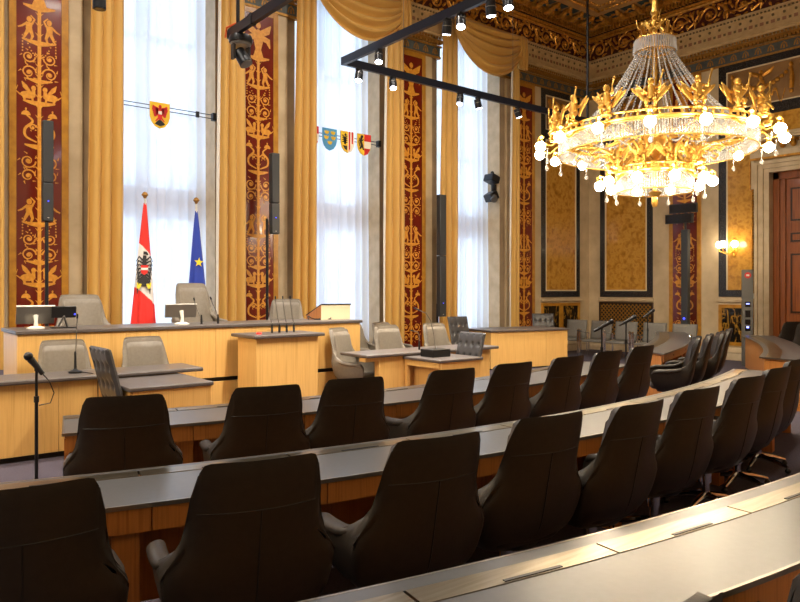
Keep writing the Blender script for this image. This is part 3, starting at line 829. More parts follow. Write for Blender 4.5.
# ------------------------------------------------------------------ swivel armchair of the members
def chair_proto():
    t = thing('leather_armchair', 'x', 'chair')
    W = [(.34, .16), (.38, .235), (.46, .30), (.56, .325), (.655, .335), (.69, .318), (.73, .282), (.78, .26), (.86, .254), (1.04, .25), (1.1, .246)]
    YB_ = [(.34, -.10), (.38, -.17), (.46, -.235), (.56, -.27), (.7, -.30), (.85, -.33), (1.1, -.385)]
    TOP = [(0, 1.1), (.33, 1.096), (.37, 1.08), (.40, 1.04), (.42, .965), (.45, .85), (.485, .765), (.53, .71), (.58, .68), (.65, .662), (.8, .65), (.95, .64), (1, .59)]
    def S(a):
        return interp(a, [(0, 0), (.30, .76), (.36, .90), (.40, .965), (.44, .99), (.48, 1.0), (1, 1.0)]) if a < .52 else 1.0
    def pos(u, v):
        s = -1 + 2 * u; a = abs(s)
        zt = smooth_interp(a, TOP); zb = .35 + .03 * max(0, a - .55)
        z = lerp(zb, zt, v); w = smooth_interp(z, W); yb = smooth_interp(z, YB_)
        side = max(0, (a - .46) / .54)
        fwd = .27 - .10 * max(0, (.5 - z) / .15)
        y = yb + (.07 * (a / .44) ** 2 if a < .44 else .07 + .02 * min(1, side * 4) + (fwd - yb - .09) * (side ** 1.1))
        x = w * S(a) * (1 - .05 * side - .05 * max(0, side - .8) / .2)
        return Vector((sgn(s) * x, y, z))
    sh = MB().grid(49, 18, pos)
    o = sh.build('shell', M['leather_back'], t, smooth=180)
    m = o.modifiers.new('s', 'SOLIDIFY'); m.thickness = .05; m.offset = 0
    b = o.modifiers.new('b', 'BEVEL'); b.width = .02; b.segments = 3; b.limit_method = 'ANGLE'; b.angle_limit = math.radians(50)
    bake(o); o.data.polygons.foreach_set('use_smooth', [True] * len(o.data.polygons))
    # stitched headrest band wrapped over the top of the back
    def band(u, v):
        s = lerp(-.425, .425, u); a = abs(s); zt = smooth_interp(a, TOP)
        z = lerp(.915, zt + .022, v); w = smooth_interp(min(z, 1.1), W); yb = smooth_interp(z, YB_)
        return Vector((sgn(s) * w * S(a) * (1.0 + .005), yb + .07 * (a / .44) ** 2 - .0285, z))
    MB().grid(25, 7, band).build('headrest_band', M['leather_back'], t, smooth=180)
    sm = MB(); sm.tube([(0, smooth_interp(z, YB_) - .0262, z) for z in [.4 + .515 * i / 12 for i in range(13)]], .0035, 5)
    sm.tube([(sgn(s) * smooth_interp(.915, W) * S(abs(s)), smooth_interp(.915, YB_) + .07 * (abs(s) / .44) ** 2 - .0285, .915) for s in [-.42 + .84 * i / 16 for i in range(17)]], .003, 5)
    sm.build('seam', M['black'], t)
    def pad(u, v):
        s = lerp(-.41, .41, u); a = abs(s); zt = smooth_interp(a, TOP) - .035
        z = lerp(.47, zt, v); w = smooth_interp(z, W); yb = smooth_interp(z, YB_)
        e = min(u, 1 - u, v, 1 - v); b = min(1, e / .09)
        return Vector((sgn(s) * w * S(a) * .93, yb + .07 * (a / .44) ** 2 + .024 + .026 * math.sqrt(max(0, 1 - (1 - b) ** 2)), z))
    MB().grid(25, 19, pad).build('back_cushion', M['leather_back'], t, smooth=180)
    for s_ in (-1, 1):
        ap = [pos(.5 + s_ * a / 2, 1) for a in (.52, .56, .6, .66, .74, .82, .9, .96, .99)]
        MB().tube([p + Vector((0, 0, -.012)) for p in ap], [.026, .032, .036, .04, .042, .042, .042, .038, .024], 12, flat=.75).build('armrest', M['leather_back'], t, smooth=180)
    def seat(u, v):
        th = 2 * PI * u; ph = -PI / 2 + PI * v; n = .45
        cs = lambda w, e: sgn(math.cos(w)) * abs(math.cos(w)) ** e; sn = lambda w, e: sgn(math.sin(w)) * abs(math.sin(w)) ** e
        return Vector((.262 * cs(ph, .4) * cs(th, n), .03 + .255 * cs(ph, .4) * sn(th, n), .425 + .065 * sn(ph, .7)))
    MB().grid(32, 11, seat, cu=True).build('seat', M['leather_back'], t, smooth=180)
    MB().lathe([(.0, .33), (.17, .335), (.2, .37), (.12, .39)], seg=20).build('seat_pan', M['black'], t)
    MB().lathe([(.03, .1), (.03, .22), (.045, .22), (.045, .335)], seg=14).build('column', M['chrome'], t)
    for k in range(5):
        a = PI / 2 + .4 + k * 2 * PI / 5
        l = MB(); l.tube([(.03 * math.cos(a), .03 * math.sin(a), .115), (.15 * math.cos(a), .15 * math.sin(a), .1), (.3 * math.cos(a), .3 * math.sin(a), .062)], [.028, .024, .015], 8)
        lo = l.build('leg', M['chrome'], t)
        c = MB(); c.ball((.3 * math.cos(a), .3 * math.sin(a), .028), (.028, .028, .028), 8, 6); c.build('caster', M['black'], t).parent = lo
    return t
proto = chair_proto()
first = [True]
def seat_at(x, ytop, deg, label, group, z=0, scale=None, back=.38):
    r = math.radians(deg)
    # (x, ytop) is where the top of the backrest stands
    cx, cy = x - math.sin(r) * back, ytop + math.cos(r) * back
    if first[0]:
        first[0] = False; o = proto; o.scale = (1, 1, .982); o.location = (cx, cy, z); o.rotation_euler = (0, 0, r); o['label'] = label; o['group'] = group; return o
    return dup(proto, (cx, cy, z), r, label, group, scale)
ORD = ['first', 'second', 'third', 'fourth', 'fifth', 'sixth', 'seventh', 'eighth', 'ninth']
for k, (x, y, d) in enumerate([(1.38, 4.43, -17), (2.28, 4.27, -13), (3.0, 4.25, -11), (3.97, 4.22, -5), (4.74, 4.24, -2), (5.62, 4.31, 0), (6.46, 4.43, 1), (7.35, 4.58, 2)]):
    seat_at(x, y, d, 'dark brown leather chair, %s from the left at the front curved desk' % ORD[k], 'dark chairs at the front curved desk')
for k, (x, y, d) in enumerate([(.48, 2.60, -9), (1.28, 2.44, -12), (2.1, 2.32, -8), (2.92, 2.35, -7), (3.65, 2.28, -1), (4.5, 2.37, -3), (5.42, 2.46, 0), (6.25, 2.60, 2), (7.12, 2.8, 4)]):
    seat_at(x, y, d, 'dark brown leather chair, %s from the left at the middle curved desk' % ORD[k], 'dark chairs at the middle curved desk')
seat_at(1.285, .775, -10, 'leather chair at the nearest desk, only its top corner showing', 'chairs at the nearest curved desk')
seat_at(2.16, .66, -4, 'leather chair cut off by the lower right corner of the photo', 'chairs at the nearest curved desk')
for k, (x, y, d) in enumerate([(9.4, 5.02, 29), (10.1, 5.2, 24), (10.85, 5.4, 29), (11.7, 5.7, 24)]):
    seat_at(x, y, d + 6, ['nearest of four leather chairs lined up along the right short desk', 'second of four leather chairs lined up along the right short desk',
        'third leather chair along the right short desk, catching blue light', 'farthest of four leather chairs lined up along the right short desk'][k], 'chairs at the right short desk')
seat_at(16.2, 6.5, -20, 'leather chair before the mahogany door, farther of the two', 'chairs at the desk by the door', 0, (1, 1, .95))
seat_at(14.8, 5.62, -60, 'leather chair before the mahogany door, nearer of the two, cut by the right border', 'chairs at the desk by the door')
# chairs facing the chamber
G = 'leather chairs facing the chamber, lit tone in the colour'
seat_at(2.02, 8.74, 178, 'leather chair with a centre seam behind the left low bench', G, 0, (1, 1, 1.05))
seat_at(2.93, 8.74, 182, 'plain leather chair behind the left low bench beside the tufted chair', G, 0, (1, 1, 1.05))
seat_at(5.9, 8.9, 204, 'leather chair right of the lectern, its arm and seat showing', G, 0, (1, 1, 1.05))
seat_at(6.9, 8.98, 180, 'leather chair behind the right low bench, left one', G, 0, (1, 1, 1.06))
seat_at(7.92, 8.98, 180, 'leather chair behind the gooseneck microphone box', G, 0, (1, 1, 1.06))
seat_at(2.62, 10.4, 184, 'wide leather chair on the podium behind the black tablet', G, .5, (1.12, 1, 1.06))
seat_at(4.22, 10.4, 180, 'tall high-backed leather chair of the presidium before the blue flag', G, .5, (1, 1, 1.21))
seat_at(5.92, 10.45, 150, 'leather chair on the podium left of the cream reading stand', G, .5)
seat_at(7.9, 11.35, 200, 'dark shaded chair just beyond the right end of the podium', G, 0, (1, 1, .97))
seat_at(8.7, 11.5, 185, 'dark shaded chair against the window, behind two leather chairs', G, 0, (1, 1, .97))

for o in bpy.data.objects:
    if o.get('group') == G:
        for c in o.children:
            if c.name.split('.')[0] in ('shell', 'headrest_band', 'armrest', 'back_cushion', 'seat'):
                c.material_slots[0].link = 'OBJECT'; c.material_slots[0].material = M['leather_lit']  # lit tone painted into the leather of the chairs facing the chamber
# ------------------------------------------------------------------ tufted chairs
def tuft_proto():
    t = thing('tufted_chair', 'x', 'chair')
    def sx(u, v):
        # closed pad: u round front and back, buttons on both faces
        x = lerp(-.27, .27, u); z = lerp(.52, 1.12, v); return x, z
    def face(sd):
        def f(u, v):
            x, z = sx(u, v); e = min(u * .54, (1 - u) * .54, v * .6, (1 - v) * .6)
            th = .035 * math.sqrt(max(0, 1 - (1 - min(1, e / .04)) ** 2))
            du = (u * 4.0) % 1 - .5; dv = (v * 3.4 + .1) % 1 - .5
            b = math.exp(-(du * du + dv * dv) / .04) * .03
            th = max(.004, th - b) if e > .02 else th
            lean = -.22 - .16 * (z - .52) / .6
            return Vector((x * sd, lean + sd * th, z))
        return f
    mb = MB(); mb.grid(45, 41, face(1)); mb.grid(45, 41, face(-1))
    o = mb.build('backrest', M['tuft'], t, smooth=60)
    bt = MB()
    for i in range(4):
        for j in range(3):
            u = (i + .5) / 4; v = (j + .4) / 3.4
            x, z = sx(u, v); y = -.22 - .16 * (z - .52) / .6
            for s in (-1, 1): bt.ball((x, y + s * .012, z), (.013, .007, .013), 8, 5)
    bt.build('button', M['tuft'], t)
    MB().box(-.26, .26, -.24, .26, .42, .51).build('seat', M['tuft'], t, bevel=.03)
    MB().lathe([(.03, .05), (.03, .4), (.1, .42)], seg=14).build('column', M['chrome'], t)
    for k in range(4):
        a = PI / 4 + k * PI / 2
        MB().tube([(0, 0, .09), (.28 * math.cos(a), .28 * math.sin(a), .025)], [.025, .016], 8).build('leg', M['chrome'], t)
    return t
tp = tuft_proto(); tp.location = (2.43, 7.4, 0); tp.rotation_euler = (0, 0, math.radians(-88))
tp['label'] = 'tufted slate chair seen from behind at the left side table'; tp['group'] = 'button tufted chairs'; tp.scale = (1, 1, 1.05)
dup(tp, (7.03, 7.5, 0), math.radians(88), 'tufted slate chair at the right side table beside the black box', 'button tufted chairs', (1, 1, 1))
dup(tp, (10.64, 10.9, 0), math.radians(175), 'tufted chair before the right window, behind the far counter', 'button tufted chairs', (1, 1, 1.04))
dup(tp, (14.0, 11.5, 0), math.radians(145), 'bluish tufted chair behind the far counter, near the marble wall', 'button tufted chairs', (1.05, 1, 1.02))

# ------------------------------------------------------------------ podium, lectern, benches
def wood_box(t, nm, x0, x1, y0, y1, z0, z1, m='oak', bev=.004):
    return MB().box(x0, x1, y0, y1, z0, z1).build(nm, M[m], t, bevel=bev, world=True)
pf = thing('podium_platform', 'light oak platform step under the long podium', 'platform', (4.0, 10.8, 0))
wood_box(pf, 'step_front', 1.6, 6.42, 9.02, 9.06, 0, .5); wood_box(pf, 'deck', 1.6, 6.42, 9.06, 12.55, .44, .5, 'carpet')
wood_box(pf, 'step_side', 1.6, 1.64, 9.06, 12.55, 0, .44); wood_box(pf, 'step_side', 6.38, 6.42, 9.06, 12.55, 0, .44)
pd = thing('podium', 'long light oak podium of the presidium with a dark top', 'podium', (4.0, 9.4, .5))
wood_box(pd, 'plinth', 1.64, 6.38, 9.06, 9.1, .5, .56, 'dark_gap')
n = 4
for k in range(n): 
    a, b = lerp(1.6, 6.42, k / n), lerp(1.6, 6.42, (k + 1) / n)
    wood_box(pd, 'front_panel', a + .0015, b - .0015, 9.0, 9.035, .56, 1.235, bev=.002)
wood_box(pd, 'side_panel', 1.6, 1.635, 9.035, 9.85, .5, 1.235); wood_box(pd, 'side_panel', 6.385, 6.42, 9.035, 9.85, .5, 1.235)
wood_box(pd, 'top', 1.58, 6.45, 8.97, 9.9, 1.235, 1.28, 'lino_dark', .008)
lc = thing('lectern', 'oak speakers lectern with four thin microphones before the podium', 'lectern', (4.72, 8.55, 0))
wood_box(lc, 'front_panel', 4.26, 5.2, 8.3, 8.34, 0.02, 1.115); wood_box(lc, 'side_panel', 4.26, 4.3, 8.34, 8.85, 0.02, 1.115); wood_box(lc, 'side_panel', 5.16, 5.2, 8.34, 8.85, 0.02, 1.115)
wood_box(lc, 'plinth', 4.3, 5.16, 8.36, 8.84, 0, .05, 'dark_gap'); wood_box(lc, 'shelf', 4.3, 5.16, 8.36, 8.85, .85, .87)
wood_box(lc, 'top', 4.19, 5.27, 8.22, 8.92, 1.115, 1.16, 'lino_dark', .012)
b = MB().lathe([(.035, 0), (.035, .018), (.02, .028), (0, .028)], (4.4, 8.5, 1.16), 16); o = b.build('indicator_button', M['red_led'], lc, world=True); o['label'] = 'lit red button'
bl = thing('low_bench', 'low oak bench counter left of the lectern, foreground microphone before it', 'bench', (1.4, 8.2, 0), 0, 'low bench counters')
for a, b in ((-.6, .6), (.6, 1.8), (1.8, 3.05)): wood_box(bl, 'front_panel', a + .0015, b - .0015, 7.95, 7.985, .06, .795, bev=.002)
wood_box(bl, 'plinth', -.55, 3.0, 8.0, 8.04, 0, .06, 'dark_gap'); wood_box(bl, 'end_panel', 3.015, 3.05, 7.985, 8.06, 0, .795); wood_box(bl, 'end_panel', -.6, -.565, 7.985, 8.45, 0, .795)
wood_box(bl, 'top', -.65, 3.36, 7.88, 8.53, .795, .84, 'lino_dark', .014)
br = thing('low_bench', 'low oak bench counter right of the lectern, gooseneck microphone on top', 'bench', (7.05, 8.2, 0), 0, 'low bench counters')
for a, b in ((6.0, 7.1), (7.1, 8.25)): wood_box(br, 'front_panel', a + .0015, b - .0015, 7.95, 7.985, .06, .795, bev=.002)
wood_box(br, 'plinth', 6.04, 8.2, 8.0, 8.04, 0, .06, 'dark_gap'); wood_box(br, 'end_panel', 6.0, 6.035, 7.985, 8.06, 0, .795); wood_box(br, 'end_panel', 8.215, 8.25, 7.985, 8.45, 0, .795)
wood_box(br, 'top', 5.74, 8.4, 7.88, 8.56, .795, .84, 'lino_dark', .014)
wood_box(br, 'overhang', 5.76, 6.0, 7.95, 8.1, .735, .795)
def side_table(x0, x1, y0, label, sp):
    t = thing('side_table', label, 'table', ((x0 + x1) / 2, (y0 + 7.93) / 2, 0), 0, 'side tables at the low benches')
    wood_box(t, 'top', x0, x1, y0, 7.94, .745, .785, 'lino_dark', .01)
    wood_box(t, 'front_panel', x0 + .04, x1 - .02, y0 + .02, y0 + .055, 0, .745); wood_box(t, 'leg', x1 - .08, x1 - .02, 7.87, 7.93, 0, .745)
    wood_box(t, 'apron', x0 + .03, x0 + .06, y0 + .055, 7.93, .66, .745); wood_box(t, 'leg', x0 + .03, x0 + .09, 7.87, 7.93, 0, .66)
    wood_box(t, 'back_panel', x0 + sp, x0 + sp + .03, y0 + .055, 7.93, .2, .745)
    return t
side_table(2.22, 3.1, 7.0, 'small oak side table left of the lectern, tufted chair against it', .62)
side_table(6.42, 7.26, 7.12, 'small oak side table under the black microphone box', .2)
ct = thing('oak_counter', 'separate oak counter with a dark top before the marble wall', 'counter', (11.07, 10.63, 0), math.atan2(-.22, .98))
MB().box(0, 1.485, 0, .035, .03, .83).build('front_panel', M['oak'], ct, bevel=.003); MB().box(1.494, 2.1, 0, .035, .03, .83).build('front_panel', M['oak'], ct, bevel=.003)
MB().box(0, .035, .035, 1.05, .03, .83).build('side_panel', M['oak'], ct); MB().box(2.065, 2.1, .035, 1.05, .03, .83).build('side_panel', M['oak'], ct)
MB().box(.03, 2.07, .04, 1.04, 0, .03).build('plinth', M['dark_gap'], ct); MB().box(-.03, 2.13, -.04, 1.1, .83, .87).build('top', M['lino_dark'], ct, bevel=.008)

# ------------------------------------------------------------------ guest chairs along the end wall
def guest_proto():
    t = thing('guest_chair', 'x', 'chair', (0, 0, 0))
    MB().grid(9, 7, lambda u, v: Vector((lerp(-.29, .29, u), -.27 - .09 * v + .02 * math.cos((u - .5) * PI), lerp(.44, .93, v)))).build('backrest', M['fabric_grey'], t)
    o = t.children[0]; m = o.modifiers.new('s', 'SOLIDIFY'); m.thickness = .035; m.offset = 0; bake(o)
    MB().box(-.29, .29, -.27, .27, .39, .45).build('seat', M['fabric_grey'], t, bevel=.02)
    for s in (-1, 1):
        f = MB(); x = s * .33
        f.cyl((x, .27, .0), (x, .27, .66), .017, 8).cyl((x, .2, .0), (x, .2, .66), .012, 8).cyl((x, -.25, 0), (x, -.25, .62), .014, 8).cyl((x, -.25, .6), (x, .27, .66), .013, 8)
        f.cyl((x, .1, .41), (0, .1, .41), .012, 6)
        fo = f.build('side_frame', M['chrome'], t)
        MB().ball((x, .235, .69), (.03, .06, .035), 10, 6).build('arm_pad', M['chrome'], t)
    return t
gp = guest_proto()
for k, y in enumerate((11.93, 11.13, 10.38, 9.57, 8.78)):
    lb = ['grey guest chair by the end wall, beside the room corner', 'grey guest chair second from the room corner along the end wall', 'grey guest chair before the lattice grille, third from the corner',
          'grey guest chair behind the far microphone stand, fourth from the corner', 'grey guest chair at the foot of the red pilaster, by the monitor column'][k]
    loc = (15.55 + .0 * k, y - .0, 0); rz = math.radians(100)
    if k == 0: gp.location = loc; gp.rotation_euler = (0, 0, rz); gp['label'] = lb; gp['group'] = 'grey guest chairs along the end wall'
    else: dup(gp, loc, rz, lb, 'grey guest chairs along the end wall')
# ------------------------------------------------------------------ curtains
def cloth(nm, x0, x1, y, z0, z1, nfold, amp, m, label, cat, group=None, top=None, thick=.008, nv=14, seed=0, par=None, wob=.02):
    rd = random.Random(seed); ph = [rd.uniform(-.8, .8) for _ in range(nfold + 2)]; am = [rd.uniform(.55, 1.2) for _ in range(nfold + 2)]
    t0, t1 = top or (x0, x1)
    def f(u, v):
        k = u * nfold; i = int(k); p_ = lerp(ph[i], ph[i + 1], k - i); a_ = lerp(am[i], am[i + 1], k - i)
        w = 2 * PI * k + p_
        return Vector((lerp(lerp(x0, x1, u), lerp(t0, t1, u), v ** 1.6) + amp * .25 * math.cos(w), y + amp * a_ * math.sin(w) * (.8 + .2 * math.cos(v * 3)) + wob * math.sin(v * 4 + k), lerp(z0, z1, v)))
    mb = MB().grid(nfold * 9 + 1, nv, f)
    o = mb.build(nm, m, par, smooth=180)
    if thick:
        s = o.modifiers.new('s', 'SOLIDIFY'); s.thickness = thick
    if label: tag(o, label, cat, group)
    return o
WN = {4.6: 'window behind the two flags', 8.6: 'window with four coats of arms', 12.6: 'window with the black lighting rig'}
for k, c in enumerate((-3.4, .6)): cloth('sheer_curtain', c - 1.1, c + 1.1, 13.3, .04, 8.38, 8, .055, M['sheer'], ('farther' if k == 0 else 'nearer') + ' sheer curtain of the windows left of the picture', 'curtain', 'sheer curtains', thick=0, seed=k + 63)
for k, c in enumerate((4.6, 8.6, 12.6)):
    cloth('sheer_curtain', c - 1.1, c + 1.1, 13.3, .04, 8.38, 11, .055, M['sheer'], 'white sheer curtain filling the ' + WN[c], 'curtain', 'sheer curtains', thick=0, seed=k + 3)
    p = c - 2
    x0, x1 = (p + .68, p + 1.24) if c != 8.6 else (p + .66, p + 1.16)
    o = cloth('gold_curtain', x0 - .02, x1, 12.52, .02, 8.25, 3, .07, M['curtain'], 'gold curtain at the left edge of the ' + WN[c], 'curtain', 'gold side curtains', top=(x0 + .08, x1 + .04), seed=k + 11)
    x0, x1 = (p + 3.04, p + 3.56) if c < 12 else (p + 3.22, p + 3.5)
    o = cloth('gold_curtain', x0, x1, 12.5, .02, 8.25, 3 if c < 12 else 2, .07, M['curtain'], 'gold curtain at the right edge of the ' + WN[c], 'curtain', 'gold side curtains', top=(x0 + .05, x1 - .02), seed=k + 23)
    l = cloth('white_lining', x0 - .045, x0 + .01, 12.54, .02, 8.25, 1, .01, M['lining'], None, None, top=(x0 + .005, x0 + .06), thick=.004, par=o); l['label'] = 'white lining edge'
cloth('gold_curtain', 1.62, 2.03, 12.5, .02, 8.25, 3, .06, M['curtain'], 'gold curtain strip at the left border of the photo', 'curtain', 'gold side curtains', seed=40)
for k, c in enumerate((8.6, 12.6)):
    p = c - 2
    def f(u, v, p=p):
        x = lerp(p + 1.06, p + 3.58, u); e = (1 - (2 * u - 1) ** 2)
        zt = 8.46 + .0 * e; zb = 8.15 - .97 * e ** .75 - .0 * u
        z = lerp(zt, zb, v)
        fold = math.sin(v * 2 * PI * 5.5 + 1.2 * u) * .05 * (.35 + e)
        return Vector((x + .02 * math.sin(v * 17), 12.56 - .16 - .14 * e * math.sin(v * PI * .9) + fold, z + .01 * math.sin(v * 30)))
    mb = MB().grid(41, 60, f)
    # gathered tail at the right where the swag is fixed
    o = mb.build('curtain_swag', M['curtain'], smooth=180); s = o.modifiers.new('s', 'SOLIDIFY'); s.thickness = .01
    tag(o, 'gathered gold swag hung across the top of the ' + WN[c], 'curtain', 'gold window swags')
    tl = cloth('swag_tail', p + 3.3, p + 3.62, 12.34, 7.55, 8.4, 3, .05, M['curtain'], None, None, par=o, seed=50 + k)

# ------------------------------------------------------------------ wire rails and coats of arms
RAIL = {}
for c, lb in ((4.6, 'thin black wire rail across the window behind the flags'), (8.6, 'thin black wire rail carrying four coats of arms')):
    t = thing('wire_rail', lb, 'rail', (c, 12.84, 5.1), 0, 'wire rails in the windows')
    for dz in (.035, -.035): MB().cyl((c - 1.11, 12.84, 5.1 + dz), (c + 1.11, 12.84, 5.1 + dz), .008, 6).build('wire', M['black'], t, world=True)
    for dx in (-.75, .75): MB().box(c + dx - .03, c + dx + .03, 12.82, 12.86, 5.045, 5.155).build('spacer', M['black'], t, world=True)
    MB().box(c + 1.04, c + 1.115, 12.79, 12.89, 5.03, 5.17).build('bracket', M['black'], t, world=True)
def shield(x, label, kind, z=5.18, w=.37, h=.48):
    y = 12.832
    t = thing('coat_of_arms', label, 'shield', (x, y, z), 0, 'coats of arms on the window rails')
    mp = lambda a, b, q: Vector((a, -q, b))
    out = [(-w / 2, 0), (w / 2, 0), (w / 2, -h * .55), (w * .42, -h * .75), (w * .25, -h * .92), (0, -h), (-w * .25, -h * .92), (-w * .42, -h * .75), (-w / 2, -h * .55)]
    base = {'eagle': 'sh_yellow', 'split': 'sh_yellow', 'hearts': 'sh_blue', 'stripes': 'sh_white', 'lion': 'sh_yellow'}[kind]
    MB().poly(out, mp, .02).build('plate', M[base], t, recalc=True)
    def half(pts, m, nm, d=.026): MB().poly(pts, mp, d).build(nm, M[m], t, recalc=True)
    def el(mb, a, b, ra, rb, d): mb.poly([(a + ra * math.cos(q), b + rb * math.sin(q)) for q in [2 * PI * i / 12 for i in range(12)]], mp, d)
    if kind == 'eagle':
        mb = MB(); el(mb, 0, -.21, .045, .12, .027); el(mb, 0, -.08, .03, .035, .027)
        for s in (-1, 1):
            for k in range(5): mb.ribbon([(s * .03, -.13 - .015 * k), (s * (.13 - .008 * k), -.08 - .045 * k), (s * (.14 - .012 * k), -.15 - .03 * k)], [.05, .045, .012], mp, .026)
            mb.ribbon([(s * .02, -.28), (s * .08, -.35)], [.03, .02], mp, .026)
        mb.build('red_eagle', M['sh_red'], t, recalc=True)
        half([(-.1, -.4), (0, -.3), (.1, -.4), (0, -.435)], 'sh_black', 'black_hill'); half([(-.03, -.16), (.03, -.16), (.03, -.22), (-.03, -.22)], 'sh_white', 'breast_shield', .031)
    elif kind in ('split', 'lion'):
        half([(.0, -.0), (w / 2, 0), (w / 2, -h * .33), (0, -h * .33)], 'sh_red', 'red_field'); half([(0, -h * .33), (w / 2, -h * .33), (w / 2, -h * .55), (w * .45, -h * .66), (0, -h * .66)], 'sh_white', 'white_field')
        half([(0, -h * .66), (w * .45, -h * .66), (w * .25, -h * .92), (0, -h)], 'sh_red', 'red_field')
        mb = MB()
        if kind == 'lion':
            mb.ribbon([(-.12, -.34), (-.06, -.26), (-.1, -.16), (-.07, -.06)], [.03, .07, .06, .05], mp, .026); mb.ribbon([(-.05, -.28), (-.02, -.36)], [.04, .025], mp, .026)
            mb.ribbon([(-.09, -.17), (-.02, -.12)], [.03, .02], mp, .026); mb.ribbon([(-.12, -.28), (-.15, -.18), (-.13, -.1)], [.02, .02, .015], mp, .026); el(mb, -.06, -.06, .035, .03, .026)
        else:
            for b in (-.09, -.2, -.31): mb.ribbon([(-.14, b), (-.09, b + .025), (-.03, b)], [.03, .05, .03], mp, .026); el(mb, -.03, b + .02, .022, .022, .026)
        mb.build('black_beast', M['sh_black'], t, recalc=True)
    elif kind == 'hearts':
        mb = MB()
        for a, b in ((-.08, -.09), (.08, -.09), (-.09, -.2), (.09, -.2), (0, -.31)):
            for s in (-1, 1): mb.ribbon([(a, b - .03), (a + s * .03, b), (a + s * .055, b + .03)], [.045, .05, .015], mp, .026)
            el(mb, a, b + .02, .016, .022, .028)
        mb.build('yellow_eagle', M['sh_yellow'], t, recalc=True)
    elif kind == 'stripes':
        half([(-w / 2, 0), (0, 0), (0, -h), (-w * .25, -h * .92), (-w * .42, -h * .75), (-w / 2, -h * .55)], 'sh_yellow', 'yellow_field', .024)
        for a in (.045, .125): half([(a - .018, 0), (a + .018, 0), (a + .016, -h * .78 + (a - .045) * 1.4), (a - .018, -h * .92 + (a - .045) * 2.2)], 'sh_red', 'red_stripe')
        mb = MB(); el(mb, -.075, -.21, .035, .09, .028); el(mb, -.06, -.08, .028, .03, .028)
        for k in range(4): mb.ribbon([(-.08, -.15 - .03 * k), (-.15, -.09 - .05 * k)], [.035, .015], mp, .028); mb.ribbon([(-.07, -.15 - .03 * k), (-.01, -.1 - .05 * k)], [.035, .012], mp, .028)
        half([(-.13, -.32), (-.02, -.32), (-.02, -.42), (-.08, -.40)], 'sh_black', 'black_base'); mb.build('black_eagle', M['sh_black'], t, recalc=True)
shield(4.62, 'yellow shield with a red eagle hanging alone in the left window', 'eagle', 5.2)
shield(7.86, 'yellow and red shield half hidden behind the gold curtain', 'split', 5.26)
shield(8.33, 'light blue shield with five yellow eagles', 'hearts', 5.26)
shield(8.80, 'shield with a black eagle beside red and white stripes', 'stripes', 5.26)
shield(9.25, 'rightmost shield, black lion beside red and white bands', 'lion', 5.26)

# ------------------------------------------------------------------ flags
def flag(x, y, ztip, zcloth, zend, rmax, label, nm, cols, lean):
    t = thing(nm, label, 'flag', (x, y, .5), 0, 'flags on the podium')
    MB().cyl((0, 0, .0), (lean, 0, ztip - .5 - .06), .016, 10).build('pole', M['white'], t)
    MB().lathe([(.0, -.06), (.02, -.055), (.03, -.03), (.055, 0), (.03, .04), (0, .055)], (lean, 0, ztip - .5), 14).build('finial', M['gold_dull'], t)
    MB().lathe([(.17, 0), (.17, .03), (.05, .06), (.03, .3)], seg=16).build('stand', M['black_metal'], t)
    def f(u, v):
        a = 2 * PI * u; r = lerp(.02, rmax, v ** .85); z = lerp(zcloth, zend, v) - .5
        k = 1 + .16 * math.sin(6 * a + 1) * v
        return Vector((lean * (z + .5 - .5) / (ztip - .5) + r * k * math.cos(a) - cols.get('shift', 0) * v, r * .62 * k * math.sin(a), z))
    mb = MB().grid(160, 170, f, cu=True)
    o = mb.build('cloth', M[cols['mats'][0]], t, smooth=180, recalc=True)
    for m in cols['mats'][1:]: o.data.materials.append(M[m])
    if 'fn' in cols:
        for pg in o.data.polygons: pg.material_index = cols['fn'](pg.center)
    front = lambda a, z: Vector((lean * z / (ztip - .5) + a, -.62 * lerp(.02, rmax, max(0, min(1, (zcloth - .5 - z) / (zcloth - zend))) ** .85) * 1.22 - .004, z))
    return t, o, front
t, o, fr_ = flag(3.93, 11.5, 3.3, 3.17, 1.15, .185, 'red and white flag with a black eagle on a pole beside the window', 'eagle_flag',
    dict(mats=['flag_red', 'flag_white'], shift=.05, fn=lambda c: 1 if 1.12 - c.x * .9 < c.z < 1.87 - c.x * 1.1 else 0), -.03)
mb = MB(); rd = random.Random(3)
mpf = lambda a, b, h: fr_(a * 1.05 + .2 * (b - 1.42) * .3 - .055, b + .15) + Vector((0, -h, 0))
for s in (-1, 1):
    for k in range(8):
        a0 = .03 * s; z0 = 1.58 - .045 * k
        mb.ribbon([(a0, z0), (s * (.085 + .01 * math.sin(k)), z0 + .06 - .02 * k), (s * (.125 - .004 * k), z0 - .02 - .03 * k)], [.035, .03, .008], mpf, .003)
    mb.ribbon([(s * .02, 1.3), (s * .06, 1.2)], [.03, .02], mpf, .003)
mb.ribbon([(0, 1.66), (0, 1.5), (0, 1.3), (0, 1.16)], [.05, .07, .07, .09], mpf, .003); mb.ribbon([(-.02, 1.7), (.02, 1.7), (.05, 1.67)], [.05, .05, .02], mpf, .003)
mb.build('black_eagle', M['flag_black'], o, recalc=True)
mb = MB(); mb.poly([(-.055, 1.5), (.055, 1.5), (.05, 1.38), (0, 1.34), (-.05, 1.38)], mpf, .006); mb.build('red_shield', M['flag_red'], o, recalc=True)
mb = MB(); mb.poly([(-.054, 1.46), (.054, 1.46), (.054, 1.42), (-.054, 1.42)], mpf, .009); mb.build('white_bar', M['flag_white'], o, recalc=True)
mb = MB()
for s in (-1, 1): mb.ribbon([(s * .05, 1.2), (s * .085, 1.12)], [.04, .03], mpf, .006); mb.ribbon([(s * .1, 1.22), (s * .09, 1.14)], [.02, .03], mpf, .006)
mb.build('yellow_claws', M['flag_yellow'], o, recalc=True)
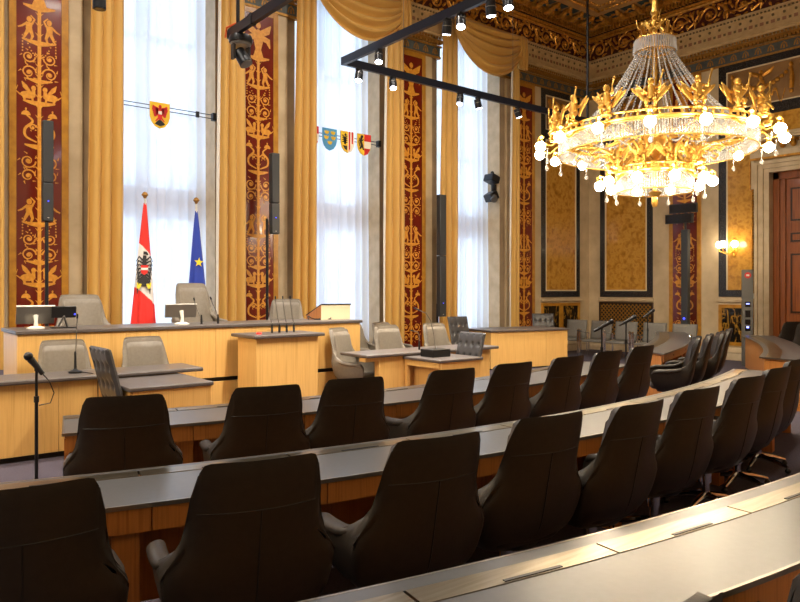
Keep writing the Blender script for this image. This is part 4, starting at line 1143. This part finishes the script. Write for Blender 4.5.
t, o, fr_ = flag(4.80, 11.5, 3.28, 3.1, 1.15, .19, 'blue flag with a yellow star on a pole behind the tall chair', 'star_flag', dict(mats=['flag_blue']), -.03)
mb = MB(); mps = lambda a, b, h: fr_(a, b) + Vector((0, -h, 0))
mb.poly([((.085 if i % 2 == 0 else .034) * math.sin(i * PI / 5 + .1) + .0, 1.72 + (.085 if i % 2 == 0 else .034) * math.cos(i * PI / 5 + .1)) for i in range(10)], mps, .003)
mb.build('yellow_star', M['flag_yellow'], o, recalc=True)

# ------------------------------------------------------------------ things on the podium
PZ = 1.28
def monitor(x, y, w, h, z0, tilt, yaw, label, backm):
    t = thing('monitor', label, 'monitor', (x, y, PZ), yaw, 'monitors on the podium')
    R = Matrix.Rotation(tilt, 3, 'X'); c = Vector((0, 0, z0))
    MB().obox(c, (w, .02, h), R).build('screen_back', M[backm], t, bevel=.006)
    MB().obox(c + R @ Vector((0, .0115, 0)), (w - .02, .004, h - .02), R).build('screen', M['screen'], t)
    MB().obox(c + R @ Vector((0, -.002, h / 2 + .002)), (w, .026, .01), R).build('rim', M['white'], t)
    MB().tube([(0, -.03, .012), (0, -.05, z0 * .5), c + R @ Vector((0, -.015, 0))], [.03, .02, .03], 8).build('stand', M['white'], t)
    MB().lathe([(.1, 0), (.1, .012), (.06, .03), (0, .032)], (0, -.03, 0), 18).build('foot', M['white'], t)
    return t
monitor(1.88, 9.45, .42, .24, .165, .45, -.1, 'silver monitor seen from behind at the left end of the podium', 'silver')
monitor(3.66, 9.35, .44, .18, .185, .12, 0, 'slim monitor on a white foot before the tall presidium chair', 'silver')
t = thing('tablet', 'black tablet on a folding stand beside the silver monitor', 'tablet', (2.17, 9.32, PZ), -.1)
R = Matrix.Rotation(.3, 3, 'X')
MB().obox((0, 0, .2), (.28, .025, .15), R).build('body', M['black'], t, bevel=.01); MB().obox(R @ Vector((0, .014, 0)) + Vector((0, 0, .2)), (.25, .003, .13), R).build('screen', M['screen'], t)
MB().cyl((.0, .0, .15), (-.06, .08, .0), .012, 6).cyl((0, -.02, .15), (.05, .09, .01), .012, 6).build('stand', M['grey_panel'], t); MB().box(-.14, .14, -.04, .14, 0, .012).build('foot', M['black'], t)
MB().ball((.12, -.02, .17), .01).build('indicator', M['blue_led'], t)
t = thing('reading_stand', 'cream sloped reading stand at the right end of the podium', 'lectern', (6.2, 9.5, PZ))
vs = [(-.27, -.13, 0), (.29, -.13, 0), (.29, .32, 0), (-.27, .32, 0), (-.27, -.13, .235), (.29, -.13, .235), (.29, .32, .05), (-.27, .32, .05)]
fc = [(0, 1, 5, 4), (1, 2, 6, 5), (2, 3, 7, 6), (3, 0, 4, 7), (0, 3, 2, 1), (4, 5, 6, 7)]
MB().add(vs, fc).build('body', M['cream_box'], t, recalc=True)
MB().add([(x * 1.02, y - (.012 if y < 0 else -.01), z + .002) for x, y, z in vs[4:]] + [(x * 1.02, y - (.012 if y < 0 else -.01), z + .016) for x, y, z in vs[4:]], [(3, 2, 1, 0), (4, 5, 6, 7), (0, 1, 5, 4), (1, 2, 6, 5), (2, 3, 7, 6), (3, 0, 4, 7)]).build('sloped_top', M['black'], t)
MB().add([(-.2705, -.13, 0), (-.2705, .32, 0), (-.2705, .32, .05), (-.2705, -.13, .235), (-.2735, -.13, 0), (-.2735, .32, 0), (-.2735, .32, .05), (-.2735, -.13, .235)], [(4, 5, 6, 7), (0, 3, 2, 1), (0, 1, 5, 4), (1, 2, 6, 5), (2, 3, 7, 6), (3, 0, 4, 7)]).build('side_cheek', M['oak_desk'], t)
cb = MB(); cb.tube([(5.75 + .5 * i / 20, 9.45 + .1 * math.sin(i * .8), PZ + .012 + .05 * max(0, math.sin(i * .9))) for i in range(21)], .009, 6)
tag(cb.build('cable', M['black']), 'black cables lying on the podium before the reading stand', 'cable')
def gooseneck(nm, x, y, z, pts, label, cat='microphone', group=None, r=.006, base=True, head=.011, hl=.05):
    t = thing(nm, label, cat, (x, y, z), 0, group)
    pts = [Vector(p) for p in pts]
    MB().tube(pts, r, 8).build('gooseneck', M['silver'], t)
    d = (pts[-1] - pts[-2]).normalized()
    MB().tube([pts[-1], pts[-1] + d * hl], [head, head * .9], 10).build('capsule', M['black'], t)
    if base: MB().lathe([(.016, 0), (.016, .07), (.009, .13)], (0, 0, 0), 10).build('socket', M['black'], t)
    return t
for k in range(4):
    gooseneck('gooseneck_microphone', 4.66 + .115 * k, 8.62, 1.16, [(0, 0, .1), (-.04, -.01, .25), (-.085, -.05, .42), (-.1, -.07, .47)],
        'thin gooseneck microphone on the lectern, %s of four from the left' % ORD[k], group='four gooseneck microphones of the lectern', hl=.04)
gooseneck('gooseneck_microphone', 3.90, 9.22, PZ, [(0, 0, .05), (-.05, 0, .18), (-.1, -.02, .27), (-.12, -.04, .33)], 'gooseneck microphone on the podium right beside the slim monitor', group='podium microphones', r=.005, hl=.04)
gooseneck('gooseneck_microphone', 4.15, 9.24, PZ, [(0, 0, .05), (-.03, 0, .18), (-.09, -.02, .28), (-.12, -.04, .34)], 'gooseneck microphone on the podium, the one farther right of the slim monitor', group='podium microphones', r=.005, hl=.04)
t = gooseneck('gooseneck_microphone', 2.03, 8.22, .84, [(0, 0, .02), (.005, 0, .2), (.012, 0, .42), (.015, -.02, .6)], 'tall straight thin microphone standing on the left low bench', r=.006)
MB().lathe([(.07, 0), (.07, .02), (.03, .035), (.014, .05), (.012, .22), (.006, .24)], seg=14).build('base', M['black'], t)
MB().tube([(.06, -.03, .01), (.12, -.2, .005), (.14, -.345, -.02), (.14, -.355, -.3), (.08, -.3, -.5)], .005, 6).build('cable', M['black'], t)
t = gooseneck('microphone_box', 6.78, 7.62, .785, [(0, 0, .1), (-.03, 0, .3), (-.1, -.01, .52), (-.2, -.02, .63), (-.34, -.03, .68)], 'black box with a long curved gooseneck microphone on the right side table', r=.006, base=False, head=.013, hl=.1)
MB().box(-.17, .17, -.14, .14, 0, .11).build('box', M['black'], t, bevel=.006)
t = gooseneck('gooseneck_microphone', 6.92, 8.15, .84, [(0, 0, .02), (0, 0, .22), (-.03, 0, .27), (-.12, 0, .29)], 'short bent black microphone on the right low bench', r=.007)
t = thing('card_holder', 'small white card holder at the right end of the low bench', 'card holder', (8.2, 8.2, .84)); MB().obox((0, 0, .075), (.13, .01, .15), Matrix.Rotation(-.2, 3, 'X')).build('card', M['white'], t)
MB().box(-.07, .07, -.03, .05, 0, .012).build('foot', M['white'], t); 
MB().tube([(-.1 + .025 * math.cos(a), .0, .05 + .05 * math.sin(a)) for a in [2 * PI * i / 14 for i in range(15)]], .007, 6).build('ring', M['black'], t)
def stand_mic(x, y, h, ml, yaw, label, up, group=None, base=True):
    t = thing('microphone_stand', label, 'microphone', (x, y, 0), yaw, group)
    MB().lathe([(.15, 0), (.15, .012), (.06, .03), (.02, .05)], seg=20).build('base', M['black'], t)
    MB().cyl((0, 0, .03), (0, 0, h * .72), .015, 10).cyl((0, 0, h * .72), (0, 0, h - .02), .012, 10).build('pole', M['black_metal'], t)
    MB().cyl((0, 0, h * .7), (0, 0, h * .75), .022, 10).build('collar', M['black'], t)
    d = Vector((-math.cos(up), 0, math.sin(up)))
    p0 = Vector((0, 0, h)) - d * ml * .45; p1 = Vector((0, 0, h)) + d * ml * .55
    MB().tube([p0, p0.lerp(p1, .6), p1 - d * .03], [.02, .028, .034], 10).build('microphone', M['black'], t)
    MB().ball(p1, (.04, .04, .04), 12, 8).build('grille', M['black_metal'], t)
    MB().obox((0, 0, h - .015), (.03, .03, .05)).build('clip', M['black'], t)
    return t, p0
t, p0 = stand_mic(1.38, 6.9, 1.07, .2, math.radians(-20), 'nearest black microphone on a floor stand, before the left low bench', .95)
MB().tube([p0, p0 + Vector((.05, 0, -.06)), p0 + Vector((.09, 0, -.17)), p0 + Vector((.06, 0, -.26)), Vector((.02, 0, .72))], .005, 6).build('cable', M['black'], t)
G = 'microphone stands before the right short desk'
stand_mic(8.87, 6.25, 1.2, .3, math.radians(-38 + 180), 'black boom microphone before the guest chairs, left of the three on the right', .5, G)
stand_mic(10.3, 6.78, 1.22, .3, math.radians(-38 + 180), 'black boom microphone in the middle of the three on the right', .5, G)
stand_mic(13.6, 8.42, 1.23, .26, math.radians(-38 + 180), 'farthest of the three stand microphones on the right, behind the short desk', .6, G)

# ------------------------------------------------------------------ loudspeakers, screens, terminal
def line_array(x, y, zf, z0, z1, w, label, pole=True, split=.62, side=0):
    t = thing('column_loudspeaker', label, 'loudspeaker', (x, y, zf), 0, 'slim column loudspeakers at the piers')
    zs = lerp(z1, z0, split)
    MB().box(-w / 2, w / 2, -.07, .07, zs + .006 - zf, z1 - zf).build('upper_cabinet', M['charcoal'], t, bevel=.015); MB().box(-w / 2, w / 2, -.07, .07, z0 - zf, zs - zf).build('lower_cabinet', M['charcoal'], t, bevel=.015)
    MB().cyl((side, .05, 0.02), (side, .05, z0 + .3 - zf), .028, 10).build('pole', M['black_metal'], t)
    MB().box(-.2, .2, -.14, .2, 0, .025).build('foot', M['black_metal'], t, bevel=.005)
    MB().ball((0, -.07, z0 + .32 - zf), .012, 8, 5).build('indicator', M['blue_led'], t); MB().box(-.012, .012, -.073, -.068, z0 + .05 - zf, z0 + .06 - zf).build('badge', M['white'], t)
    return t
line_array(2.62, 12.3, .5, 2.85, 4.46, .155, 'slim black column loudspeaker before the left red pilaster')
line_array(6.70, 12.3, 0, 2.85, 4.44, .17, 'slim black column loudspeaker beside the second red pilaster', side=-.13)
line_array(11.13, 12.3, 0, 1.12, 4.0, .2, 'tall black column loudspeaker at the left edge of the right window', split=.5, side=-.08)
t = thing('monitor_column', 'black column carrying two dark screens before the end wall pilaster', 'monitor stand', (16.95, 9.42, 0), 0)
MB().box(-.06, .08, -.09, .09, .0, 3.3).build('column', M['charcoal'], t, bevel=.01); MB().box(-.2, .25, -.3, .3, 0, .03).build('foot', M['black_metal'], t)
MB().cyl((0, 0, 3.3), (0, 0, 3.8), .03, 8).build('post', M['black'], t)
for z, y, l in ((3.84, .0, 0), (3.58, .1, 1)):
    b = MB().obox((-.1 - .02 * l, y, z), (.06, .72, .24), Matrix.Rotation(.12, 3, 'Z')).build('screen_housing', M['black'], t, bevel=.008)
    MB().obox((-.132 - .02 * l, y, z), (.004, .66, .19), Matrix.Rotation(.12, 3, 'Z')).build('screen', M['screen'], b)
MB().ball((-.07, .0, 1.02), .03, 8, 6).build('indicator', M['blue_led'], t)
t = thing('access_terminal', 'slim grey terminal column with a red round sign and blue lights', 'terminal', (16.45, 7.62, 0), math.radians(-58))
MB().box(-.115, .115, -.08, .08, 0, 2.22).build('column', M['grey_panel'], t, bevel=.008)
s = MB(); s.tube([(0, -.08, 2.09), (0, -.088, 2.09)], .07, 20); s = s.build('round_sign', M['sh_red'], t); s['label'] = 'red round sign with a white mark'
MB().box(-.035, .03, -.091, -.088, 2.07, 2.11).build('sign_mark', M['white'], s)
for z0, z1 in ((1.36, 1.48), (1.12, 1.28), (.95, 1.07), (.80, .91)):
    MB().box(-.055, .055, -.084, -.078, z0, z1).build('display', M['screen'], t)
MB().box(-.035, .035, -.087, -.08, 1.42, 1.445).build('indicator', M['blue_screen'], t); MB().box(-.03, .025, -.087, -.08, .87, .91).build('indicator', M['blue_screen'], t)
MB().box(.116, .14, -.03, .0, 1.55, 1.67).build('card_reader', M['white'], t)

# ------------------------------------------------------------------ sconce and the rig in the window
t = thing('wall_sconce', 'gilded wall sconce with lit globes on the marble beside the door', 'lamp', (XR - .012, 8.42, 2.75))
MB().ball((-.03, 0, .0), (.03, .06, .13), 10, 8).ball((-.04, 0, -.13), (.03, .04, .06), 8, 6).ball((-.04, 0, .22), (.03, .05, .08), 8, 6).build('backplate', M['gold'], t)
for k, (dx, dy) in enumerate(((-.34, .14), (-.2, .30), (-.22, -.1))):
    MB().tube([(-.04, 0, -.02), (dx * .5, dy * .5, -.1), (dx, dy, -.02), (dx, dy, .06)], [.016, .013, .011, .02], 8).build('arm', M['gold'], t)
    MB().ball((dx, dy, .14), (.085, .085, .085), 14, 10).build('globe', M['sconce_bulb'], t)
t = thing('stage_light', 'black stage lighting rig clamped in the right window reveal', 'lamp', (13.55, 13.03, 4.45))
MB().obox((0, -.05, .25), (.3, .34, .2), Matrix.Rotation(.3, 3, 'Y')).build('housing', M['black_metal'], t, bevel=.03); MB().obox((-.02, -.05, -.22), (.28, .3, .22), Matrix.Rotation(-.5, 3, 'Y')).build('housing', M['black'], t, bevel=.03)
MB().tube([(.15, 0, .4), (.1, 0, .1), (.08, 0, -.1), (.12, 0, -.35)], .03, 8).build('yoke', M['black_metal'], t)
MB().cyl((-.05, -.16, -.25), (-.1, -.24, -.33), .09, 12).build('lens', M['silver'], t); MB().box(.09, .165, -.06, .06, -.05, .12).build('clamp', M['black'], t); MB().ball((.05, -.02, .42), .05).build('knob', M['black'], t)

# ------------------------------------------------------------------ lighting rails hung from the ceiling
TZ = 5.6
def rail_spot(name, x, y, aim, label, power, group='small spotlights on the lighting rails', big=False):
    t = thing('rail_spotlight', label, 'lamp', (x, y, TZ - .06), 0, group)
    d = (Vector(aim) - Vector((x, y, TZ - .16))).normalized()
    hc = Vector((0, 0, -.13))
    MB().cyl((0, 0, 0), hc, .018, 8).box(-.05, .05, -.03, .03, -.03, 0).build('bracket', M['black'], t)
    MB().tube([hc - d * .09, hc + d * .09], [.065, .07], 16).build('housing', M['black_metal'], t)
    MB().tube([hc + d * .088, hc + d * .094], [.056, .056], 16).build('lens', M['spot_lens'], t)
    MB().tube([hc - d * .03, hc - d * .02], .072, 16).build('cooling_ring', M['silver'], t)
    if power:
        l = bpy.data.lights.new('spot', 'SPOT'); l.energy = power; l.spot_size = math.radians(62); l.spot_blend = .9; l.shadow_soft_size = .06; l.color = (1, .89, .74)
        o = bpy.data.objects.new('rail_spot_light', l); COL.objects.link(o); o.parent = t
        o.location = hc + d * .12; o.rotation_euler = d.to_track_quat('-Z', 'Y').to_euler()
    return t
t = thing('lighting_rail', 'black lighting rail corner hanging before the second window', 'lighting rail', (6.63, 9.78, TZ))
MB().box(-.03, 7.35, -.03, .03, -.065, .065).build('long_bar', M['truss_blue'], t); MB().box(-.03, .03, -9.5, -.031, -.065, .065).build('cross_bar', M['truss_blue'], t)
MB().cyl((6.71, 0, .06), (6.71, 0, ZC - TZ), .028, 8).build('suspension_rod', M['black_metal'], t); MB().cyl((0, -7.5, .06), (0, -7.5, ZC - TZ), .028, 8).build('suspension_rod', M['black_metal'], t)
for x in (1.3, 4.2): MB().cyl((x, 0, .06), (x, 0, ZC - TZ), .004, 5).build('wire', M['silver'], t)
t = thing('lighting_rail', 'single black lighting rail above the podium with an orange cable', 'lighting rail', (4.6, 9.85, TZ))
MB().box(-.035, .035, -9, 0, -.07, .07).build('bar', M['truss_blue'], t); MB().cyl((.0, -.3, .06), (0, -.3, ZC - TZ), .028, 8).build('suspension_rod', M['black_metal'], t)
MB().box(-.045, .045, -.8, -.72, -.08, .08).build('coupler', M['black'], t)
MB().tube([(-.05, .02, -.05), (-.06, -.05, .08), (0, -.25, .1), (.05, -.5, .06), (.03, -.9, .1), (.0, -1.6, .09), (.0, -3, .09)], .016, 6).build('orange_cable', M['orange_cable'], t)
t = thing('moving_head_spotlight', 'moving head stage light under the end of the left lighting rail', 'lamp', (4.68, 9.62, TZ - .07))
MB().lathe([(.17, -.1), (.18, -.06), (.16, 0), (.1, .0)], seg=22).build('base', M['black_metal'], t); MB().lathe([(.13, -.15), (.15, -.13), (.15, -.105), (.12, -.1)], seg=22).build('ring', M['silver'], t)
for s in (-1, 1): MB().obox((s * .12, 0, -.25), (.035, .1, .22)).build('yoke', M['black'], t)
MB().tube([(-.02, .03, -.22), (.05, -.08, -.42)], [.09, .1], 14).build('head', M['black_metal'], t); MB().tube([(.05, -.08, -.42), (.053, -.085, -.43)], .09, 14).build('lens', M['silver'], t)
t = thing('hanging_spotlight', 'black cylindrical spotlight hanging at the top edge beside the left curtain', 'lamp', (2.72, 9.8, 5.5))
MB().tube([(0, 0, 0), (0, 0, .22)], .085, 18).build('housing', M['black_metal'], t); MB().cyl((0, 0, .2), (0, 0, ZC - 5.5), .015, 8).build('suspension_rod', M['black'], t)
MB().tube([(0, 0, .14), (0, 0, .15)], .088, 18).build('ring', M['silver'], t); MB().tube([(0, 0, -.004), (0, 0, .0)], .07, 18).build('lens', M['screen'], t)
SP = 260
pos = ['first', 'second', 'third', 'fourth', 'fifth']
for k, (x, aim) in enumerate(((6.95, (5.4, 8.6, .5)), (7.69, (6.8, 8.0, .5)), (9.33, (8.2, 9.0, .6)), (9.82, (11.0, 9.5, .6)), (10.98, (12.5, 9.0, .6)))):
    rail_spot('', x, 9.78, aim, 'rail spotlight, %s from the corner on the bar running right' % pos[k], SP)
for k, (y, aim) in enumerate(((8.79, (5.6, 7.6, .7)), (7.21, (7.2, 8.4, .7)), (6.93, (5.0, 5.4, .7)), (6.37, (7.2, 6.6, .7)), (6.07, (6.0, 5.0, .7)))):
    rail_spot('', 6.63, y, aim, 'rail spotlight, %s from the corner on the bar rising to the top edge' % pos[k], SP)
for y, aim in ((5.6, (2.6, 9.0, .9)), (5.0, (4.2, 9.0, .8)), (4.4, (5.6, 9.0, .8)), (3.8, (3.4, 9.0, .8))):
    t = rail_spot('', 4.6, y, aim, 'rail spotlight above the frame lighting the podium front', 190, 'spotlights on the podium rail above the frame')
# ------------------------------------------------------------------ the great chandelier
def putto_mesh():
    mb = MB()
    # kneeling winged boy: head, trunk, legs, arms raised with a torch, two wings
    mb.ball((0, .0, .33), (.045, .048, .052), 10, 7)
    mb.tube([(0, 0, .29), (0, .0, .25), (0, .01, .17), (0, .0, .1)], [.025, .055, .05, .058], 10)
    for s in (-1, 1):
        mb.tube([(s * .03, 0, .1), (s * .06, -.07, .07), (s * .05, -.03, .0)], [.042, .034, .02], 8)
        mb.ball((s * .05, -.05, .0), (.022, .045, .02), 7, 5)
        W_ = Matrix.Rotation(s * .62, 3, 'Y')
        mb.ball((s * .115, .06, .17), (.042, .016, .13), 10, 7, W_); mb.ball((s * .16, .07, .2), (.03, .012, .13), 8, 6, Matrix.Rotation(s * .85, 3, 'Y')); mb.tube([(s * .03, .03, .2), (s * .09, .06, .2), (s * .15, .08, .27), (s * .19, .09, .33)], [.02, .03, .026, .006], 7)
    mb.tube([(.05, 0, .26), (.11, -.03, .24), (.12, -.07, .31)], [.024, .02, .017], 8); mb.tube([(-.05, 0, .26), (-.1, -.05, .2), (-.05, -.09, .17)], [.024, .02, .017], 8)
    mb.tube([(.1, -.07, .22), (.12, -.07, .32), (.145, -.07, .41)], [.008, .009, .014], 7); mb.ball((.15, -.07, .43), (.018, .018, .024), 7, 5)
    mb.lathe([(.075, -.05), (.08, -.03), (.05, -.02), (.06, 0), (.03, .02)], seg=14)
    return mb
ch = thing('chandelier', 'great gilded crystal chandelier with winged figures and lit globes', 'chandelier', (10.55, 6.4, 0))
cz = lambda z: z
def circ(mb, r, z, tr, seg=72, k=8, flat=1):
    mb.grid(seg, k, lambda u, v: Vector(((r + tr * math.cos(2 * PI * v)) * math.cos(2 * PI * u), (r + tr * math.cos(2 * PI * v)) * math.sin(2 * PI * u), z + tr * flat * math.sin(2 * PI * v))), cu=True, cv=True)
pm = putto_mesh().mesh('winged_figure', M['chandelier_gold'], smooth=180)
gm = MB().ball((0, 0, 0), .082, 16, 11).mesh('lamp_globe', M['bulb'], smooth=180)
dm = MB().lathe([(0, -.1), (.028, -.075), (.034, -.05), (.018, -.01), (.006, 0), (.006, .05)], seg=8)
for k in range(4): dm.ball((0, 0, .06 + .03 * k), .013, 6, 4)
dm = dm.mesh('crystal_drop', M['crystal'], smooth=20)
def inst(nm, me, loc, rz=0, s=1, par=ch):
    o = bpy.data.objects.new(nm, me); COL.objects.link(o); o.parent = par; o.location = loc; o.rotation_euler = (0, 0, rz); o.scale = (s, s, s); return o
def crown_tier(R, zt, zb, n, rl, rim, fig, ph):
    # R: radius of crystal fringe, zt/zb its top and bottom, n arms reaching lamps at radius rl
    g = MB(); circ(g, R, zt + .03, .028); circ(g, R, zt + .13, .018); circ(g, R, zb + .0, .012)
    circ(g, R - .02, zt, .02)
    for k in range(n * 4):
        a = 2 * PI * k / (n * 4); c_, s_ = math.cos(a), math.sin(a)
        g.ball((R * c_, R * s_, zt + .08), (.022, .022, .045), 6, 4)
    g.build('gilded_hoop', M['chandelier_gold'], ch)
    c = MB(); m = int(2 * PI * R / .038)
    for k in range(m):
        a = 2 * PI * k / m; c.tube([(R * math.cos(a), R * math.sin(a), zt - .01), (R * math.cos(a), R * math.sin(a), zb + .02), (R * math.cos(a), R * math.sin(a), zb - .015)], [.013, .014, .002], 5)
    o = c.build('crystal_fringe', M['crystal'], ch, smooth=0); o['kind'] = 'stuff'
    for k in range(n):
        a = ph + 2 * PI * k / n; c_, s_ = math.cos(a), math.sin(a)
        P = lambda r, z: (r * c_, r * s_, z)
        ar = MB(); ar.tube([P(R - .1, zt + .02), P(R + .06, zt - .03), P((R + rl) / 2, zt - .12), P(rl - .02, zt - .07), P(rl, zt + .02), P(rl - .0, zt + .06)], [.02, .022, .018, .016, .02, .012], 8)
        ar.tube([P(rl + .0, zt + .06), P(rl + .06, zt + .0), P(rl + .05, zt - .06)], [.014, .012, .02], 8); ar.lathe([(.02, .0), (.05, .03), (.045, .04), (.0, .05)], P(rl, zt + .0), 12)
        ar.build('arm', M['chandelier_gold'], ch, smooth=60)
        inst('lamp_globe', gm, P(rl + .02, zt - .13))
        inst('crystal_drop', dm, P(rl - .1, zt - .32)); 
        inst('winged_figure', pm, P(R + .09, zt + .14), a + PI / 2, fig)
crown_tier(1.55, 4.25, 4.0, 16, 1.88, .02, 1.1, .12)
crown_tier(.60, 3.64, 3.37, 10, .86, .02, .95, .25)
# hub, spokes and scrolls
h = MB(); h.lathe([(.0, 3.12), (.035, 3.13), (.055, 3.2), (.04, 3.29), (.09, 3.33), (.11, 3.36), (.03, 3.4), (.04, 3.7), (.12, 3.84), (.16, 3.96), (.13, 4.1), (.2, 4.2), (.23, 4.3), (.2, 4.36), (.07, 4.4), (.045, 4.6), (.05, 5.0), (.035, 5.05), (.04, 5.3), (.06, 5.34), (.04, 5.4), (.045, 6.3), (.075, 6.34), (.05, 6.4), (.05, 6.9), (.08, 6.95), (.05, 7.0), (.045, ZC)], seg=18)
h.build('stem', M['chandelier_gold'], ch, smooth=50)
for k in range(8):
    a = 2 * PI * k / 8 + .2; c_, s_ = math.cos(a), math.sin(a); P = lambda r, z: (r * c_, r * s_, z)
    s = MB(); s.tube([P(.18, 4.26), P(.5, 4.34), P(.9, 4.2), P(1.25, 4.26), P(1.54, 4.28)], [.03, .03, .024, .024, .024], 8)
    s.tube([P(.58, 3.7), P(.7, 3.98), P(.95, 4.08), P(1.1, 4.0), P(1.02, 3.93), P(.95, 3.98)], [.03, .028, .026, .022, .018, .012], 8)
    s.tube([P(.16, 3.9), P(.35, 3.98), P(.5, 3.8), P(.6, 3.66)], [.028, .028, .024, .02], 8)
    s.tube([P(1.1, 4.1), P(1.3, 4.2), P(1.42, 4.1), P(1.36, 4.04), P(1.3, 4.08)], [.02, .022, .018, .014, .01], 8)
    s.build('scroll_spoke', M['chandelier_gold'], ch, smooth=60)
# bead strands from the upper crown to the hoop
st = MB(); n = 36
for k in range(n):
    a = 2 * PI * k / n; c_, s_ = math.cos(a), math.sin(a)
    R1 = 1.34
    for j in range(40):
        t = j / 39; r = .29 + (R1 - .29) * (t ** 1.12); z = 5.69 - (5.69 - 4.33) * t - .08 * math.sin(PI * t)
        st.ball((r * c_, r * s_, z), (.0155, .0155, .019), 5, 4)
for k in range(16):
    a = 2 * PI * k / 16 + .1; c_, s_ = math.cos(a), math.sin(a)
    for j in range(26):
        t = j / 25; r = 1.5 - 1.1 * t; z = 4.2 - .22 * math.sin(PI * t) + .1 * t
        st.ball((r * c_, r * s_, z), .017, 5, 4)
o = st.build('crystal_strands', M['crystal_bead'], ch, smooth=180); o['kind'] = 'stuff'
g = MB(); circ(g, 1.36, 4.31, .02); circ(g, .3, 5.7, .018, 40); circ(g, .31, 5.88, .016, 40); circ(g, .25, 5.7, .016, 40)
for k in range(6):
    a = 2 * PI * k / 6; g.cyl((0, 0, 5.74), (.3 * math.cos(a), .3 * math.sin(a), 5.74), .012, 6)
g.build('crown_frame', M['chandelier_gold'], ch)
c = MB()
for k in range(52):
    a = 2 * PI * k / 52; c.tube([(.315 * math.cos(a), .315 * math.sin(a), 5.88), (.335 * math.cos(a), .335 * math.sin(a), 5.68)], [.017, .016], 5)
for k in range(40):
    a = 2 * PI * k / 40; c.tube([(.22 * math.cos(a), .22 * math.sin(a), 6.9), (.2 * math.cos(a), .2 * math.sin(a), 6.7)], [.014, .01], 5)
o = c.build('crystal_crown', M['crystal_bead'], ch, smooth=0); o['kind'] = 'stuff'
g = MB(); circ(g, .22, 6.91, .02, 36); g.build('crown_hoop', M['chandelier_gold'], ch)
for k in range(3):
    a = 1.5 + PI * 2 / 3 * k; inst('winged_figure', pm, (.22 * math.cos(a), .22 * math.sin(a), 5.94), a + PI / 2, .75)

# ------------------------------------------------------------------ unseen fill lights added in the ceiling to brighten the hall
for i, y in enumerate((1.2, 4.6, 8.6)):
    for j, x in enumerate((-2.6, .7, 4.6, 8.5)):
        t = thing('added_fill_light', 'added round ceiling fill light, %s row, %s from the left' % (('rear', 'middle', 'front')[i], ORD[j]), 'lamp', (x, y, ZC + .12), 0, 'added ceiling fill lights')
        MB().lathe([(.34, 0), (.34, -.03), (.28, -.03), (.27, 0)], seg=28).build('rim', M['gold_dull'], t)
        MB().lathe([(.0, -.012), (.27, -.012), (.27, -.002), (0, -.002)], seg=28).build('diffuser', M['fill_lens'], t)
        l = bpy.data.lights.new('fill_area', 'AREA'); l.shape = 'DISK'; l.size = .5; l.energy = (7, 36, 90)[i]; l.color = (1, .93, .83); l.spread = math.radians(150)
        o = bpy.data.objects.new('fill_area', l); COL.objects.link(o); o.parent = t; o.location = (0, 0, -.02)
# ------------------------------------------------------------------ daylight, camera
wd = bpy.data.worlds.new('sky'); sc.world = wd; wd.use_nodes = True
bg = wd.node_tree.nodes['Background']; bg.inputs[0].default_value = (.6, .79, 1.0, 1); bg.inputs[1].default_value = 1.9
for i, bx in enumerate(BAY):
    l = bpy.data.lights.new('daylight_portal', 'AREA'); l.shape = 'RECTANGLE'; l.size = 2.3; l.size_y = 8.4; l.cycles.is_portal = True
    o = bpy.data.objects.new('daylight_portal', l); COL.objects.link(o); o.location = (bx, 13.95, 4.2); o.rotation_euler = (-PI / 2, 0, 0)
dup(ch, (-1.35, 6.4, 0), .1, 'twin chandelier of the left half of the hall, beyond the left border')
cam = bpy.data.cameras.new('camera'); co = bpy.data.objects.new('camera', cam); COL.objects.link(co)
cam.sensor_width = 36; cam.lens = 36 * 700 / 800; cam.shift_y = -11 / 800
co.location = (0, 0, 1.75); co.rotation_euler = (PI / 2, 0, -math.atan2(872, 700) if False else -math.atan2(.6260, .7798))
cam.clip_start = .05; cam.clip_end = 200
sc.camera = co
v = sc.view_settings; v.view_transform = 'Standard'; v.look = 'None'; v.gamma = 1; v.use_curve_mapping = False; v.exposure = 1.03
sc.cycles.use_denoising = True; sc.cycles.max_bounces = 8; sc.cycles.diffuse_bounces = 4; sc.cycles.transparent_max_bounces = 16
sc.cycles.caustics_reflective = False; sc.cycles.caustics_refractive = False; sc.cycles.sample_clamp_indirect = 6
